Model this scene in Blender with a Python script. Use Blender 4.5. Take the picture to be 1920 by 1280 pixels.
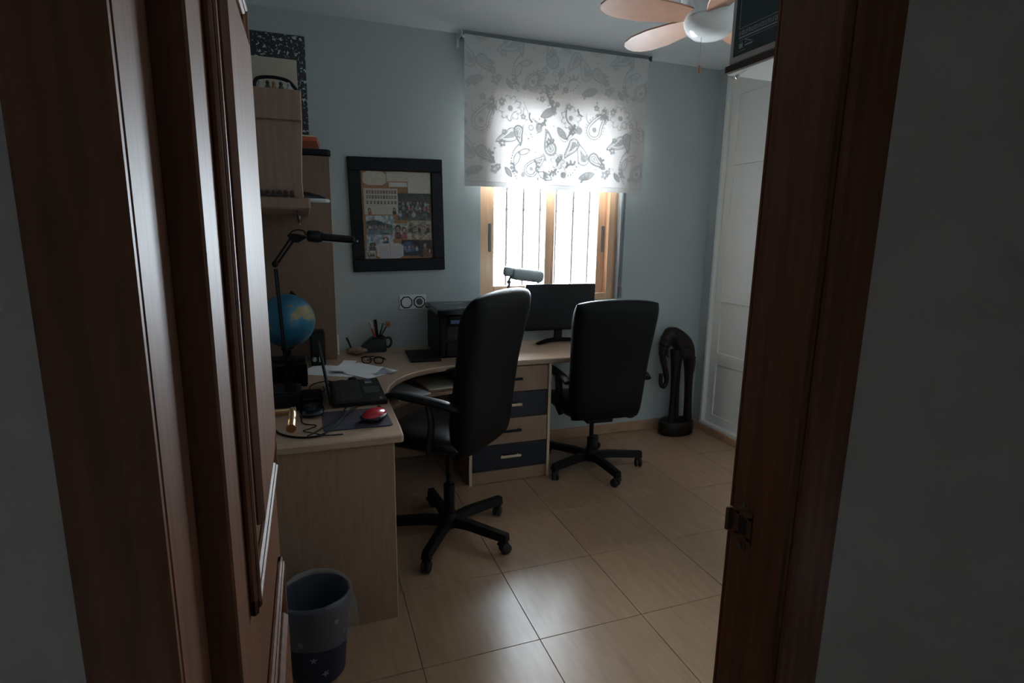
import bpy, bmesh, math, random
import numpy as np
from mathutils import Matrix, Vector
random.seed(7); rng = np.random.default_rng(11)
R = math.radians
for o in list(bpy.data.objects): bpy.data.objects.remove(o)
scene = bpy.context.scene
C = scene.collection

# ------------------------------------------------------------------ camera
FPX, YAW, PITCH, ROLL = 1049.0, R(20.06), R(10.97), R(-0.968)
cam_d = bpy.data.cameras.new('camera'); cam = bpy.data.objects.new('camera', cam_d); C.objects.link(cam)
fw = Vector((math.sin(YAW)*math.cos(PITCH), math.cos(YAW)*math.cos(PITCH), -math.sin(PITCH)))
rt = Vector((math.cos(YAW), -math.sin(YAW), 0)); dn = fw.cross(rt)
rt2 = math.cos(ROLL)*rt + math.sin(ROLL)*dn; dn2 = -math.sin(ROLL)*rt + math.cos(ROLL)*dn
mw = Matrix((rt2, -dn2, -fw)).transposed().to_4x4(); mw.translation = (0, 0, 1.48)
cam.matrix_world = mw
cam_d.sensor_fit = 'HORIZONTAL'; cam_d.sensor_width = 36; cam_d.lens = FPX/1920*36
cam_d.clip_start = 0.02; cam_d.clip_end = 100
scene.camera = cam

# ------------------------------------------------------------------ daylight
SKY = 78.0
w = bpy.data.worlds.new('World'); scene.world = w; w.use_nodes = True
bg = w.node_tree.nodes['Background']; bg.inputs[0].default_value = (0.82, 0.91, 1.0, 1); bg.inputs[1].default_value = SKY
pl = bpy.data.lights.new('window_portal', 'AREA'); pl.shape = 'RECTANGLE'; pl.size = 1.06; pl.size_y = 1.36
pl.cycles.is_portal = True                                   # guides daylight sampling only, emits nothing
po = bpy.data.objects.new('window_portal', pl); C.objects.link(po); po.location = (1.58, 3.84, 1.68); po.rotation_euler = (R(-90), 0, 0)
vs = scene.view_settings
vs.view_transform = 'Standard'; vs.look = 'None'; vs.gamma = 1.0; vs.exposure = 0.0; vs.use_curve_mapping = False

# ------------------------------------------------------------------ room dimensions
XL, XR, YW, YD, ZC = -0.36, 2.85, 3.55, 0.68, 2.65           # left wall, right wall, window wall, door wall, ceiling
YH = 0.56                                                    # hall face of door wall
DX0, DX1, DZ = -0.135, 0.64, 2.06                            # doorway
TOP = 0.75                                                   # desk height

# ------------------------------------------------------------------ materials
MATS = {}
def mat(name, col, rough=0.6, metal=0.0, var=0.0, vscale=8.0, vstretch=(1,1,1), bump=0.0, bscale=60.0, spec=0.5, col2=None, coat=0.0, trans=0.0, alpha=1.0, sheen=0.0):
    if name in MATS: return MATS[name]
    m = bpy.data.materials.new(name); m.use_nodes = True; nt = m.node_tree; b = nt.nodes['Principled BSDF']
    b.inputs['Base Color'].default_value = (*col, 1); b.inputs['Roughness'].default_value = rough; b.inputs['Metallic'].default_value = metal
    b.inputs['Specular IOR Level'].default_value = spec; b.inputs['Coat Weight'].default_value = coat; b.inputs['Transmission Weight'].default_value = trans
    b.inputs['Alpha'].default_value = alpha
    tc = nt.nodes.new('ShaderNodeTexCoord'); mp = nt.nodes.new('ShaderNodeMapping'); mp.inputs['Scale'].default_value = vstretch
    nt.links.new(tc.outputs['Object'], mp.inputs[0])
    n = nt.nodes.new('ShaderNodeTexNoise'); n.inputs['Scale'].default_value = vscale; n.inputs['Detail'].default_value = 5
    nt.links.new(mp.outputs[0], n.inputs['Vector'])
    mx = nt.nodes.new('ShaderNodeMix'); mx.data_type = 'RGBA'
    c2 = col2 or tuple(min(1, c*(1-var)) for c in col)
    mr = nt.nodes.new('ShaderNodeMapRange'); mr.inputs[1].default_value = 0.3; mr.inputs[2].default_value = 0.7
    nt.links.new(n.outputs['Fac'], mr.inputs[0]); nt.links.new(mr.outputs[0], mx.inputs[0])
    mx.inputs[6].default_value = (*col, 1); mx.inputs[7].default_value = (*c2, 1)
    nt.links.new(mx.outputs[2], b.inputs['Base Color'])
    if bump:
        n2 = nt.nodes.new('ShaderNodeTexNoise'); n2.inputs['Scale'].default_value = bscale; n2.inputs['Detail'].default_value = 4
        nt.links.new(mp.outputs[0], n2.inputs['Vector'])
        bp = nt.nodes.new('ShaderNodeBump'); bp.inputs['Strength'].default_value = bump; bp.inputs['Distance'].default_value = 0.002
        nt.links.new(n2.outputs['Fac'], bp.inputs['Height']); nt.links.new(bp.outputs[0], b.inputs['Normal'])
    MATS[name] = m; return m
WALL = mat('blue_grey_paint', (0.465, 0.505, 0.505), 0.85, var=0.05, vscale=3, bump=0.25, bscale=180)
CEIL = mat('ceiling_paint', (0.84, 0.88, 0.90), 0.9, var=0.03, vscale=2, bump=0.2, bscale=150)
HALLW = mat('hall_paint', (0.55, 0.54, 0.52), 0.9, var=0.03, vscale=3, bump=0.2, bscale=150)
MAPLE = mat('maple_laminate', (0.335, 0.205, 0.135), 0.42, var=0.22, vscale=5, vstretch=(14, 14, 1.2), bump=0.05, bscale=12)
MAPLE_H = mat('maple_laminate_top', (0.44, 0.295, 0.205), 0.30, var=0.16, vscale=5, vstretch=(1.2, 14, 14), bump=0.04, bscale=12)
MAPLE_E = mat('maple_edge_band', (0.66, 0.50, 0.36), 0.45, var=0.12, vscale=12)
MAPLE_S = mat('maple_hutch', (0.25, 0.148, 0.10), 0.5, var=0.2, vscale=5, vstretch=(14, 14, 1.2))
NAVY = mat('navy_laminate', (0.011, 0.014, 0.024), 0.4, var=0.2, vscale=20)
BLACKP = mat('black_plastic', (0.005, 0.005, 0.0055), 0.45, spec=0.25, var=0.3, vscale=30, bump=0.05, bscale=300)
BLACKG = mat('black_gloss', (0.010, 0.010, 0.012), 0.16, var=0.2, vscale=10)
SEATL = mat('black_seat_leather', (0.005, 0.005, 0.006), 0.30, var=0.25, vscale=18, bump=0.2, bscale=220)
LEATHER = mat('black_leather', (0.004, 0.004, 0.0045), 0.5, spec=0.18, var=0.25, vscale=18, bump=0.35, bscale=220)
FABRIC = mat('black_fabric', (0.013, 0.013, 0.014), 0.9, var=0.3, vscale=90, bump=0.4, bscale=500)
WHITEP = mat('white_plastic', (0.72, 0.72, 0.70), 0.4, var=0.04)
WARD = mat('white_lacquer', (0.88, 0.87, 0.82), 0.45, var=0.03, vscale=2)
ORANGEW = mat('honey_wood_frame', (0.72, 0.43, 0.26), 0.4, var=0.2, vscale=6, vstretch=(16, 16, 1))
DOORW = mat('reddish_varnished_wood', (0.20, 0.078, 0.036), 0.5, spec=0.35, var=0.45, vscale=5, vstretch=(14, 14, 0.8), bump=0.08, bscale=9)
BRASS = mat('brass', (0.58, 0.42, 0.22), 0.28, metal=1.0, var=0.15)
STEEL = mat('steel', (0.55, 0.55, 0.56), 0.3, metal=1.0, var=0.1)
IRON = mat('black_iron', (0.012, 0.012, 0.013), 0.6, var=0.2)
GREYM = mat('grey_metal', (0.16, 0.17, 0.18), 0.4, metal=0.6, var=0.1)
TERRA = mat('terracotta_skirting', (0.50, 0.30, 0.19), 0.35, var=0.2, vscale=12)
PAPER = mat('white_paper', (0.90, 0.92, 0.94), 0.8, var=0.05, vscale=20)
PAPER_C = mat('cream_paper', (0.70, 0.62, 0.50), 0.8, var=0.06, vscale=20)
CORK = mat('cork', (0.42, 0.22, 0.11), 0.9, var=0.4, vscale=90, bump=0.4, bscale=200)
FRAMEB = mat('black_picture_frame', (0.008, 0.009, 0.013), 0.6, spec=0.25, var=0.3, vscale=6, vstretch=(1, 10, 10))
DARKWOOD = mat('ebony_wood', (0.008, 0.006, 0.005), 0.45, spec=0.3, col2=(0.020, 0.009, 0.006), vscale=7, vstretch=(4, 4, 1), bump=0.15, bscale=60)
REDP = mat('red_gloss_plastic', (0.42, 0.012, 0.025), 0.22, var=0.1)
NAVYP = mat('navy_plastic', (0.012, 0.016, 0.06), 0.4, var=0.2)
GREENC = mat('dark_green_ceramic', (0.022, 0.034, 0.026), 0.5, var=0.3, vscale=15)
CARD = mat('grey_cardboard', (0.42, 0.39, 0.36), 0.85, var=0.1, vscale=15)
LABELG = mat('dark_green_print', (0.015, 0.035, 0.036), 0.5, var=0.2)
PRINTG = mat('pale_print', (0.30, 0.34, 0.34), 0.6, var=0.1)
BLADE = mat('fan_blade_wood', (0.47, 0.24, 0.15), 0.4, var=0.12, vscale=6, vstretch=(3, 3, 3))
RUBBER = mat('black_rubber', (0.010, 0.010, 0.010), 0.6, var=0.2)
ORANGEB = mat('orange_cover', (0.50, 0.10, 0.045), 0.45, var=0.2)
BEIGE = mat('beige_stone', (0.30, 0.19, 0.14), 0.8, var=0.4, vscale=60, bump=0.6, bscale=120)

def graph(name, build):
    if name in MATS: return MATS[name]
    m = bpy.data.materials.new(name); m.use_nodes = True
    build(m.node_tree, m.node_tree.nodes['Principled BSDF']); MATS[name] = m; return m
def N(nt, t, **kw):
    n = nt.nodes.new(t)
    for k, v in kw.items():
        if k.startswith('i_'):
            key = k[2:]; n.inputs[int(key) if key.isdigit() else key.replace('_', ' ')].default_value = v
        else: setattr(n, k, v)
    return n
def ramp(nt, src, stops):
    r = nt.nodes.new('ShaderNodeValToRGB'); cr = r.color_ramp
    while len(cr.elements) < len(stops): cr.elements.new(0.5)
    for e, (p, c) in zip(cr.elements, stops): e.position = p; e.color = (*c, 1)
    nt.links.new(src, r.inputs[0]); return r
def tile_nodes(nt, b):
    g = N(nt, 'ShaderNodeNewGeometry'); mp = N(nt, 'ShaderNodeMapping'); mp.inputs['Rotation'].default_value = (0, 0, R(12)); mp.inputs['Scale'].default_value = (11, 1.5, 1)
    nt.links.new(g.outputs['Position'], mp.inputs[0])
    n = N(nt, 'ShaderNodeTexNoise', i_Scale=3.6, i_Detail=4.0, i_Roughness=0.55); nt.links.new(mp.outputs[0], n.inputs['Vector'])
    r = ramp(nt, n.outputs['Fac'], [(0.25, (0.31, 0.18, 0.108)), (0.50, (0.355, 0.215, 0.132)), (0.75, (0.39, 0.245, 0.153))])
    nt.links.new(r.outputs[0], b.inputs['Base Color'])
    n2 = N(nt, 'ShaderNodeTexNoise', i_Scale=9.0, i_Detail=5.0); nt.links.new(g.outputs['Position'], n2.inputs['Vector'])
    mr = N(nt, 'ShaderNodeMapRange', i_1=0.3, i_2=0.7, i_3=0.282, i_4=0.315); nt.links.new(n2.outputs['Fac'], mr.inputs[0])
    nt.links.new(mr.outputs[0], b.inputs['Roughness'])
TILE = graph('beige_floor_tile', tile_nodes)
GROUT = mat('tile_grout', (0.20, 0.135, 0.095), 0.9, var=0.2, vscale=30)
def glass_nodes(nt, b):
    out = nt.nodes['Material Output']; t = N(nt, 'ShaderNodeBsdfTransparent'); t.inputs[0].default_value = (0.95, 0.97, 0.97, 1)
    gl = N(nt, 'ShaderNodeBsdfGlossy', i_Roughness=0.03); fr = N(nt, 'ShaderNodeFresnel', i_IOR=1.45); mx = N(nt, 'ShaderNodeMixShader')
    nt.links.new(fr.outputs[0], mx.inputs[0]); nt.links.new(t.outputs[0], mx.inputs[1]); nt.links.new(gl.outputs[0], mx.inputs[2]); nt.links.new(mx.outputs[0], out.inputs[0])
GLASS = graph('window_glass', glass_nodes)
def blind_nodes(nt, b):
    out = nt.nodes['Material Output']
    a = N(nt, 'ShaderNodeAttribute', attribute_name='print')
    n = N(nt, 'ShaderNodeTexNoise', i_Scale=400.0); tc = N(nt, 'ShaderNodeTexCoord'); nt.links.new(tc.outputs['Object'], n.inputs['Vector'])
    m1 = N(nt, 'ShaderNodeMix', data_type='RGBA'); m1.inputs[6].default_value = (0.66, 0.66, 0.64, 1); m1.inputs[7].default_value = (0.55, 0.56, 0.55, 1)
    m2 = N(nt, 'ShaderNodeMix', data_type='RGBA'); m2.inputs[6].default_value = (0.62, 0.57, 0.55, 1); m2.inputs[7].default_value = (0.12, 0.115, 0.11, 1)
    nt.links.new(a.outputs['Fac'], m1.inputs[0]); nt.links.new(a.outputs['Fac'], m2.inputs[0])
    d = N(nt, 'ShaderNodeBsdfDiffuse'); t = N(nt, 'ShaderNodeBsdfTranslucent'); mx = N(nt, 'ShaderNodeMixShader'); mx.inputs[0].default_value = 0.11
    nt.links.new(m1.outputs[2], d.inputs[0]); nt.links.new(m2.outputs[2], t.inputs[0])
    bp = N(nt, 'ShaderNodeBump', i_Strength=0.1, i_Distance=0.001); nt.links.new(n.outputs['Fac'], bp.inputs['Height']); nt.links.new(bp.outputs[0], d.inputs['Normal'])
    nt.links.new(d.outputs[0], mx.inputs[1]); nt.links.new(t.outputs[0], mx.inputs[2]); nt.links.new(mx.outputs[0], out.inputs[0])
BLIND = graph('printed_translucent_fabric', blind_nodes)
def bag_nodes(nt, b):
    out = nt.nodes['Material Output']; d = N(nt, 'ShaderNodeBsdfTranslucent'); d.inputs[0].default_value = (0.6, 0.62, 0.64, 1)
    t = N(nt, 'ShaderNodeBsdfTransparent'); t.inputs[0].default_value = (0.85, 0.87, 0.88, 1); df = N(nt, 'ShaderNodeBsdfDiffuse'); df.inputs[0].default_value = (0.62, 0.64, 0.66, 1)
    gl = N(nt, 'ShaderNodeBsdfGlossy', i_Roughness=0.3); gl.inputs[0].default_value = (0.8, 0.8, 0.8, 1)
    a = N(nt, 'ShaderNodeMixShader'); a.inputs[0].default_value = 0.5; nt.links.new(d.outputs[0], a.inputs[1]); nt.links.new(df.outputs[0], a.inputs[2])
    c = N(nt, 'ShaderNodeMixShader'); c.inputs[0].default_value = 0.85; nt.links.new(a.outputs[0], c.inputs[1]); nt.links.new(t.outputs[0], c.inputs[2])
    e = N(nt, 'ShaderNodeMixShader'); e.inputs[0].default_value = 0.06; nt.links.new(c.outputs[0], e.inputs[1]); nt.links.new(gl.outputs[0], e.inputs[2])
    nt.links.new(e.outputs[0], out.inputs[0])
BAG = graph('clear_bin_liner', bag_nodes)
def print_nodes(nt, b):
    a = N(nt, 'ShaderNodeAttribute', attribute_name='print'); nt.links.new(a.outputs['Color'], b.inputs['Base Color']); b.inputs['Roughness'].default_value = 0.45
PHOTO = graph('printed_photo_paper', print_nodes)
def globe_nodes(nt, b):
    tc = N(nt, 'ShaderNodeTexCoord'); n = N(nt, 'ShaderNodeTexNoise', i_Scale=8.5, i_Detail=6.0, i_Roughness=0.55); nt.links.new(tc.outputs['Object'], n.inputs['Vector'])
    n2 = N(nt, 'ShaderNodeTexNoise', i_Scale=22.0, i_Detail=4.0); nt.links.new(tc.outputs['Object'], n2.inputs['Vector'])
    land = ramp(nt, n2.outputs['Fac'], [(0.35, (0.16, 0.20, 0.06)), (0.55, (0.26, 0.20, 0.08)), (0.7, (0.36, 0.24, 0.12))])
    sea = ramp(nt, n.outputs['Fac'], [(0.2, (0.014, 0.085, 0.17)), (0.56, (0.03, 0.17, 0.28))])
    msk = ramp(nt, n.outputs['Fac'], [(0.555, (0, 0, 0)), (0.57, (1, 1, 1))])
    mx = N(nt, 'ShaderNodeMix', data_type='RGBA'); nt.links.new(msk.outputs[0], mx.inputs[0]); nt.links.new(sea.outputs[0], mx.inputs[6]); nt.links.new(land.outputs[0], mx.inputs[7])
    nt.links.new(mx.outputs[2], b.inputs['Base Color']); b.inputs['Roughness'].default_value = 0.28
GLOBE = graph('globe_map', globe_nodes)
def speckle_nodes(nt, b):
    tc = N(nt, 'ShaderNodeTexCoord'); v = N(nt, 'ShaderNodeTexNoise', i_Scale=75.0, i_Detail=3.0, i_Distortion=0.8); nt.links.new(tc.outputs['Object'], v.inputs['Vector'])
    r = ramp(nt, v.outputs['Fac'], [(0.58, (0.008, 0.008, 0.010)), (0.63, (0.45, 0.46, 0.47))]); nt.links.new(r.outputs[0], b.inputs['Base Color']); b.inputs['Roughness'].default_value = 0.4
SPECK = graph('black_white_speckled_print', speckle_nodes)
def screen_nodes(nt, b):
    b.inputs['Base Color'].default_value = (0.006, 0.006, 0.008, 1); b.inputs['Roughness'].default_value = 0.5; b.inputs['Specular IOR Level'].default_value = 0.35
SCREEN = graph('dark_screen', screen_nodes)

# ------------------------------------------------------------------ mesh helpers
class MB:
    def __init__(s): s.v = []; s.f = []
    def add(s, vs, fs, M=None):
        k = len(s.v)
        for p in vs: s.v.append(tuple(M @ Vector(p)) if M is not None else tuple(p))
        for f in fs: s.f.append(tuple(i+k for i in f))
        return s
    def box(s, x0, x1, y0, y1, z0, z1, c=0.0, M=None):
        """box, chamfered by c"""
        if c <= 0:
            vs = [(x, y, z) for x in (x0, x1) for y in (y0, y1) for z in (z0, z1)]
            return s.add(vs, [(0,1,3,2),(4,6,7,5),(0,4,5,1),(2,3,7,6),(0,2,6,4),(1,5,7,3)], M)
        c = min(c, (x1-x0)/2.01, (y1-y0)/2.01, (z1-z0)/2.01)
        X, Y, Z = (x0, x1), (y0, y1), (z0, z1); sg = (1, -1); idx = {}; vs = []
        for i in (0,1):
            for j in (0,1):
                for k in (0,1):
                    p = [X[i], Y[j], Z[k]]; d = [sg[i]*c, sg[j]*c, sg[k]*c]
                    for a in range(3):
                        idx[(i,j,k,a)] = len(vs); vs.append(tuple(p[q] if q == a else p[q]+d[q] for q in range(3)))
        fs = []
        for a in range(3):
            o = [q for q in range(3) if q != a]
            for s_ in (0,1):
                q = []
                for (u, v_) in ((0,0),(1,0),(1,1),(0,1)):
                    t = [0,0,0]; t[a] = s_; t[o[0]] = u; t[o[1]] = v_; q.append(idx[(*t, a)])
                fs.append(tuple(q))
        for a in range(3):
            b_, c_ = [q for q in range(3) if q != a]
            for u in (0,1):
                for v_ in (0,1):
                    def g(sa, f):
                        t = [0,0,0]; t[a] = sa; t[b_] = u; t[c_] = v_; return idx[(*t, f)]
                    fs.append((g(0,b_), g(1,b_), g(1,c_), g(0,c_)))
        for i in (0,1):
            for j in (0,1):
                for k in (0,1): fs.append((idx[(i,j,k,0)], idx[(i,j,k,1)], idx[(i,j,k,2)]))
        return s.add(vs, fs, M)
    def tube(s, pts, r, n=8, flat=(1, 1), up=(0, 0, 1), caps=True, M=None, closed=False):
        pts = [Vector(p) for p in pts]; L = len(pts); rs = r if isinstance(r, (list, tuple)) else [r]*L
        vs = []; fs = []; prev = None
        for i, p in enumerate(pts):
            if closed: t = pts[(i+1) % L]-pts[i-1]
            else: t = pts[min(i+1, L-1)]-pts[max(i-1, 0)]
            t.normalize()
            u = Vector(up) if prev is None else prev
            a = u - t*u.dot(t)
            if a.length < 1e-4: u = Vector((1, 0, 0)); a = u - t*u.dot(t)
            a.normalize(); b = t.cross(a); prev = a
            for k in range(n):
                q = 2*math.pi*k/n; vs.append(p + a*math.cos(q)*rs[i]*flat[0] + b*math.sin(q)*rs[i]*flat[1])
        for i in range(L if closed else L-1):
            i2 = (i+1) % L
            for k in range(n): fs.append((i*n+k, i*n+(k+1) % n, i2*n+(k+1) % n, i2*n+k))
        if caps and not closed: fs.append(tuple(range(n))[::-1]); fs.append(tuple((L-1)*n+k for k in range(n)))
        return s.add(vs, fs, M)
    def lathe(s, prof, n=24, c=(0, 0, 0), M=None, flat=(1, 1), wob=None):
        vs = []; fs = []; L = len(prof)
        for j, (r, z) in enumerate(prof):
            for k in range(n):
                q = 2*math.pi*k/n; rr = r*(wob(q, j) if wob else 1); vs.append((c[0]+rr*math.cos(q)*flat[0], c[1]+rr*math.sin(q)*flat[1], c[2]+z))
        for j in range(L-1):
            for k in range(n): fs.append((j*n+k, j*n+(k+1) % n, (j+1)*n+(k+1) % n, (j+1)*n+k))
        return s.add(vs, fs, M)
    def prism(s, pts, z0, z1, M=None, c=0.0):
        n = len(pts)
        if c <= 0:
            vs = [(x, y, z0) for x, y in pts]+[(x, y, z1) for x, y in pts]
            fs = [tuple(range(n))[::-1], tuple(range(n, 2*n))]+[(k, (k+1) % n, n+(k+1) % n, n+k) for k in range(n)]
            return s.add(vs, fs, M)
        ins = []
        for k in range(n):
            a, b, d = Vector(pts[k-1]), Vector(pts[k]), Vector(pts[(k+1) % n])
            e1 = (b-a).normalized(); e2 = (d-b).normalized(); n1 = Vector((-e1.y, e1.x)); n2 = Vector((-e2.y, e2.x))
            m = n1+n2; m = m/max(0.3, m.dot(n1)) if m.length > 1e-6 else n1
            ins.append((b.x+m.x*c, b.y+m.y*c))
        rings = [(ins, z0), (pts, z0+c), (pts, z1-c), (ins, z1)]
        vs = [(x, y, z) for rg, z in rings for x, y in rg]
        fs = [tuple(range(n))[::-1], tuple(range(3*n, 4*n))]
        for j in range(3): fs += [(j*n+k, j*n+(k+1) % n, (j+1)*n+(k+1) % n, (j+1)*n+k) for k in range(n)]
        return s.add(vs, fs, M)
    def pad(s, fn, nu=20, nv=24, p=6):
        """closed cushion: fn(u, v, side) -> point; the sides meet at the rim"""
        us = [math.sin(math.pi/2*(2*i/nu-1)) for i in range(nu+1)]; vv = [math.sin(math.pi/2*(2*j/nv-1)) for j in range(nv+1)]
        vs = []; fs = []; W = nu+1
        for side in (-1, 1):
            for v in vv:
                for u in us:
                    th = math.sqrt(max(0, 1-abs(u)**p))*math.sqrt(max(0, 1-abs(v)**p)); vs.append(fn(u, v, side*th))
        B = W*(nv+1)
        for j in range(nv):
            for i in range(nu):
                a = j*W+i; fs.append((a, a+1, a+W+1, a+W)); fs.append((B+a, B+a+W, B+a+W+1, B+a+1))
        return s.add(vs, fs)
    def ball(s, c, r, n=16, m=10, M=None):
        rr = r if isinstance(r, (tuple, list)) else (r, r, r); vs = []; fs = []
        for j in range(m+1):
            t = math.pi*j/m
            for k in range(n):
                q = 2*math.pi*k/n; vs.append((c[0]+rr[0]*math.sin(t)*math.cos(q), c[1]+rr[1]*math.sin(t)*math.sin(q), c[2]+rr[2]*math.cos(t)))
        for j in range(m):
            for k in range(n): fs.append((j*n+k, (j+1)*n+k, (j+1)*n+(k+1) % n, j*n+(k+1) % n))
        return s.add(vs, fs, M)
    def build(s, name, m, parent=None, smooth=True, weld=False, angle=38):
        me = bpy.data.meshes.new(name); me.from_pydata(s.v, [], s.f)
        bm = bmesh.new(); bm.from_mesh(me)
        if weld: bmesh.ops.remove_doubles(bm, verts=bm.verts, dist=1e-5)
        bmesh.ops.recalc_face_normals(bm, faces=bm.faces); bm.to_mesh(me); bm.free()
        if smooth:
            me.polygons.foreach_set('use_smooth', [True]*len(me.polygons)); me.set_sharp_from_angle(angle=R(angle))
        me.materials.append(m); me.update()
        o = bpy.data.objects.new(name, me); C.objects.link(o)
        if parent is not None: o.parent = parent
        return o
def thing(name, label, cat, loc=(0, 0, 0), rot=(0, 0, 0), group=None, kind=None):
    o = bpy.data.objects.new(name, None); C.objects.link(o); o.empty_display_size = 0.05
    o.location = loc; o.rotation_euler = rot
    return tag(o, label, cat, group, kind)
def tag(o, label=None, cat=None, group=None, kind=None):
    if label: o['label'] = label
    if cat: o['category'] = cat
    if group: o['group'] = group
    if kind: o['kind'] = kind
    return o
def struct(o, label, cat): return tag(o, label, cat, None, 'structure')
def box(name, m, x0, x1, y0, y1, z0, z1, c=0.002, parent=None, M=None): return MB().box(x0, x1, y0, y1, z0, z1, c, M).build(name, m, parent, smooth=False)
def T(x, y, z): return Matrix.Translation((x, y, z))
def RX(a): return Matrix.Rotation(R(a), 4, 'X')
def RY(a): return Matrix.Rotation(R(a), 4, 'Y')
def RZ(a): return Matrix.Rotation(R(a), 4, 'Z')
def curve(pts, n=8):
    """Catmull-Rom through pts"""
    P = [Vector(p) for p in pts]; P = [P[0]*2-P[1]]+P+[P[-1]*2-P[-2]]; out = []
    for i in range(1, len(P)-2):
        for k in range(n):
            t = k/n; a, b, c, d = P[i-1:i+3]
            out.append(0.5*((2*b)+(c-a)*t+(2*a-5*b+4*c-d)*t*t+(3*b-a-3*c+d)*t**3))
    out.append(P[-2]); return out

# ================================================================== STRUCTURE
HX0, HX1, HY0 = -1.3, 2.2, -1.1
fl = MB(); fl.box(XL-0.1, XR+0.2, YD-0.12, YW+0.1, -0.12, -0.004); fl.box(HX0, HX1, HY0, YD-0.12, -0.12, -0.004)
floor = struct(fl.build('floor', GROUT, smooth=False), 'beige ceramic tile floor with dark grout lines', 'floor')
TS, GX, GY = 0.437, 0.743, 1.678
def tile(x0, x1, y0, y1):
    if x1-x0 > 0.03 and y1-y0 > 0.03: box('tile', TILE, x0+0.0012, x1-0.0012, y0+0.0012, y1-0.0012, -0.012, 0.0, 0.0008, floor)
for i in range(-6, 6):
    for j in range(-7, 6):
        x0, x1 = GX+i*TS, GX+(i+1)*TS; y0, y1 = GY+j*TS, GY+(j+1)*TS
        tile(max(x0, XL), min(x1, XR), max(y0, YD-0.12), min(y1, YW))
        tile(max(x0, HX0), min(x1, HX1), max(y0, HY0), min(y1, YD-0.12))
WX0, WX1, WZ0, WZ1 = 1.065, 2.10, 1.02, 2.34
ww = MB()
ww.box(XL-0.1, WX0, YW, YW+0.26, 0, ZC); ww.box(WX1, XR+0.2, YW, YW+0.26, 0, ZC); ww.box(WX0, WX1, YW, YW+0.26, 0, WZ0); ww.box(WX0, WX1, YW, YW+0.26, WZ1, ZC)
struct(ww.build('wall_window', WALL, smooth=False), 'pale blue-grey painted wall with the window and pinboard', 'wall')
struct(box('wall_left', WALL, XL-0.1, XL, YD, YW, 0, ZC, 0), 'blue-grey wall behind the hutch shelves and door', 'wall')
wrm = MB(); wrm.box(XR, XR+0.2, 3.441, YW, 0, ZC); wrm.box(XR+0.09, XR+0.2, YD-0.12, 3.441, 0, ZC); wrm.box(XR, XR+0.09, YD-0.12, 3.441, 2.642, ZC)
struct(wrm.build('wall_right', WALL, smooth=False), 'narrow blue-grey wall strip beside the white wardrobe', 'wall')
wd = MB(); wd.box(HX0, DX0-0.03, YH, YD, 0, ZC); wd.box(DX1+0.03, XR+0.1, YH, YD, 0, ZC); wd.box(DX0-0.03, DX1+0.03, YH, YD, DZ+0.03, ZC)
struct(wd.build('wall_door', HALLW, smooth=False), 'light painted hall side of the wall around the doorway', 'wall')
wr_ = MB(); wr_.box(XL, DX0-0.03, YD, YD+0.004, 0, ZC); wr_.box(DX1+0.03, XR, YD, YD+0.004, 0, ZC); wr_.box(DX0-0.03, DX1+0.03, YD, YD+0.004, DZ+0.03, ZC)
struct(wr_.build('wall_door_room_side', WALL, smooth=False), 'blue-grey room side of the wall around the doorway', 'wall')
struct(box('ceiling', CEIL, HX0, XR+0.2, HY0, YW+0.2, ZC, ZC+0.1, 0), 'pale painted ceiling', 'ceiling')
hw = MB(); hw.box(HX0-0.1, HX0, HY0, YD, 0, ZC); hw.box(HX1, HX1+0.1, HY0, YH, 0, ZC); hw.box(HX0-0.1, HX1+0.1, HY0-0.1, HY0, 0, ZC)
struct(hw.build('wall_hall', HALLW, smooth=False), 'light painted hall walls behind the viewpoint', 'wall')
struct(box('baseboard_window', TERRA, XL, XR, YW-0.012, YW, 0, 0.075, 0.003), 'terracotta tile skirting under the window wall', 'baseboard')
struct(box('baseboard_right', TERRA, XR-0.035, XR+0.05, YD, YW-0.012, 0, 0.05, 0.003), 'terracotta tile plinth under the white wardrobe', 'baseboard')

# ---- doorway lining: the right jamb with its strike plate
jamb = thing('trim_1', 'dark reddish wooden door jamb with a brass strike plate', 'door frame', (DX1, YD-0.06, 0), kind='structure')
box('jamb_board', DOORW, 0, 0.03, -0.06, 0.06, 0, DZ+0.03, 0.003, jamb)
box('stop_strip', DOORW, -0.012, 0, -0.06, 0.0, 0, DZ, 0.003, jamb)
box('hall_casing', DOORW, -0.0, 0.075, -0.075, -0.06, 0, DZ+0.075, 0.004, jamb)
box('room_casing', DOORW, 0.004, 0.075, 0.06, 0.072, 0, DZ+0.075, 0.004, jamb)
sp = MB()
for za, zb in ((0.962, 0.975), (1.005, 1.018)): sp.box(-0.0015, 0.0005, 0.012, 0.048, za, zb, 0.0004)
sp.box(-0.0015, 0.0005, 0.012, 0.022, 0.97, 1.01); sp.box(-0.0015, 0.0005, 0.040, 0.062, 0.97, 1.01)
sp.lathe([(0.0, 0), (0.009, 0), (0.009, 0.002), (0, 0.002)], 14, M=T(-0.0015, 0.030, 0.955) @ RY(90)); sp.lathe([(0.0, 0), (0.009, 0), (0.009, 0.002), (0, 0.002)], 14, M=T(-0.0015, 0.030, 1.025) @ RY(90))
sp.box(-0.010, 0.0, 0.056, 0.062, 0.97, 1.01, 0.001)
spo = sp.build('strike_plate', mat('aged_brass', (0.20, 0.14, 0.09), 0.5, metal=0.8, var=0.3, vscale=40), jamb)
spo.location = (0, 0, 0.033); spo['label'] = 'worn brass strike plate'
box('latch_hole', RUBBER, -0.0012, -0.0002, 0.022, 0.040, 0.974, 1.006, 0, spo)
for z in (0.955, 1.025): MB().lathe([(0.0, 0.0), (0.0035, 0), (0.0035, 0.0015), (0, 0.002)], 10, M=T(-0.002, 0.030, z) @ RY(-90)).build('screw', GREYM, spo)
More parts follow.
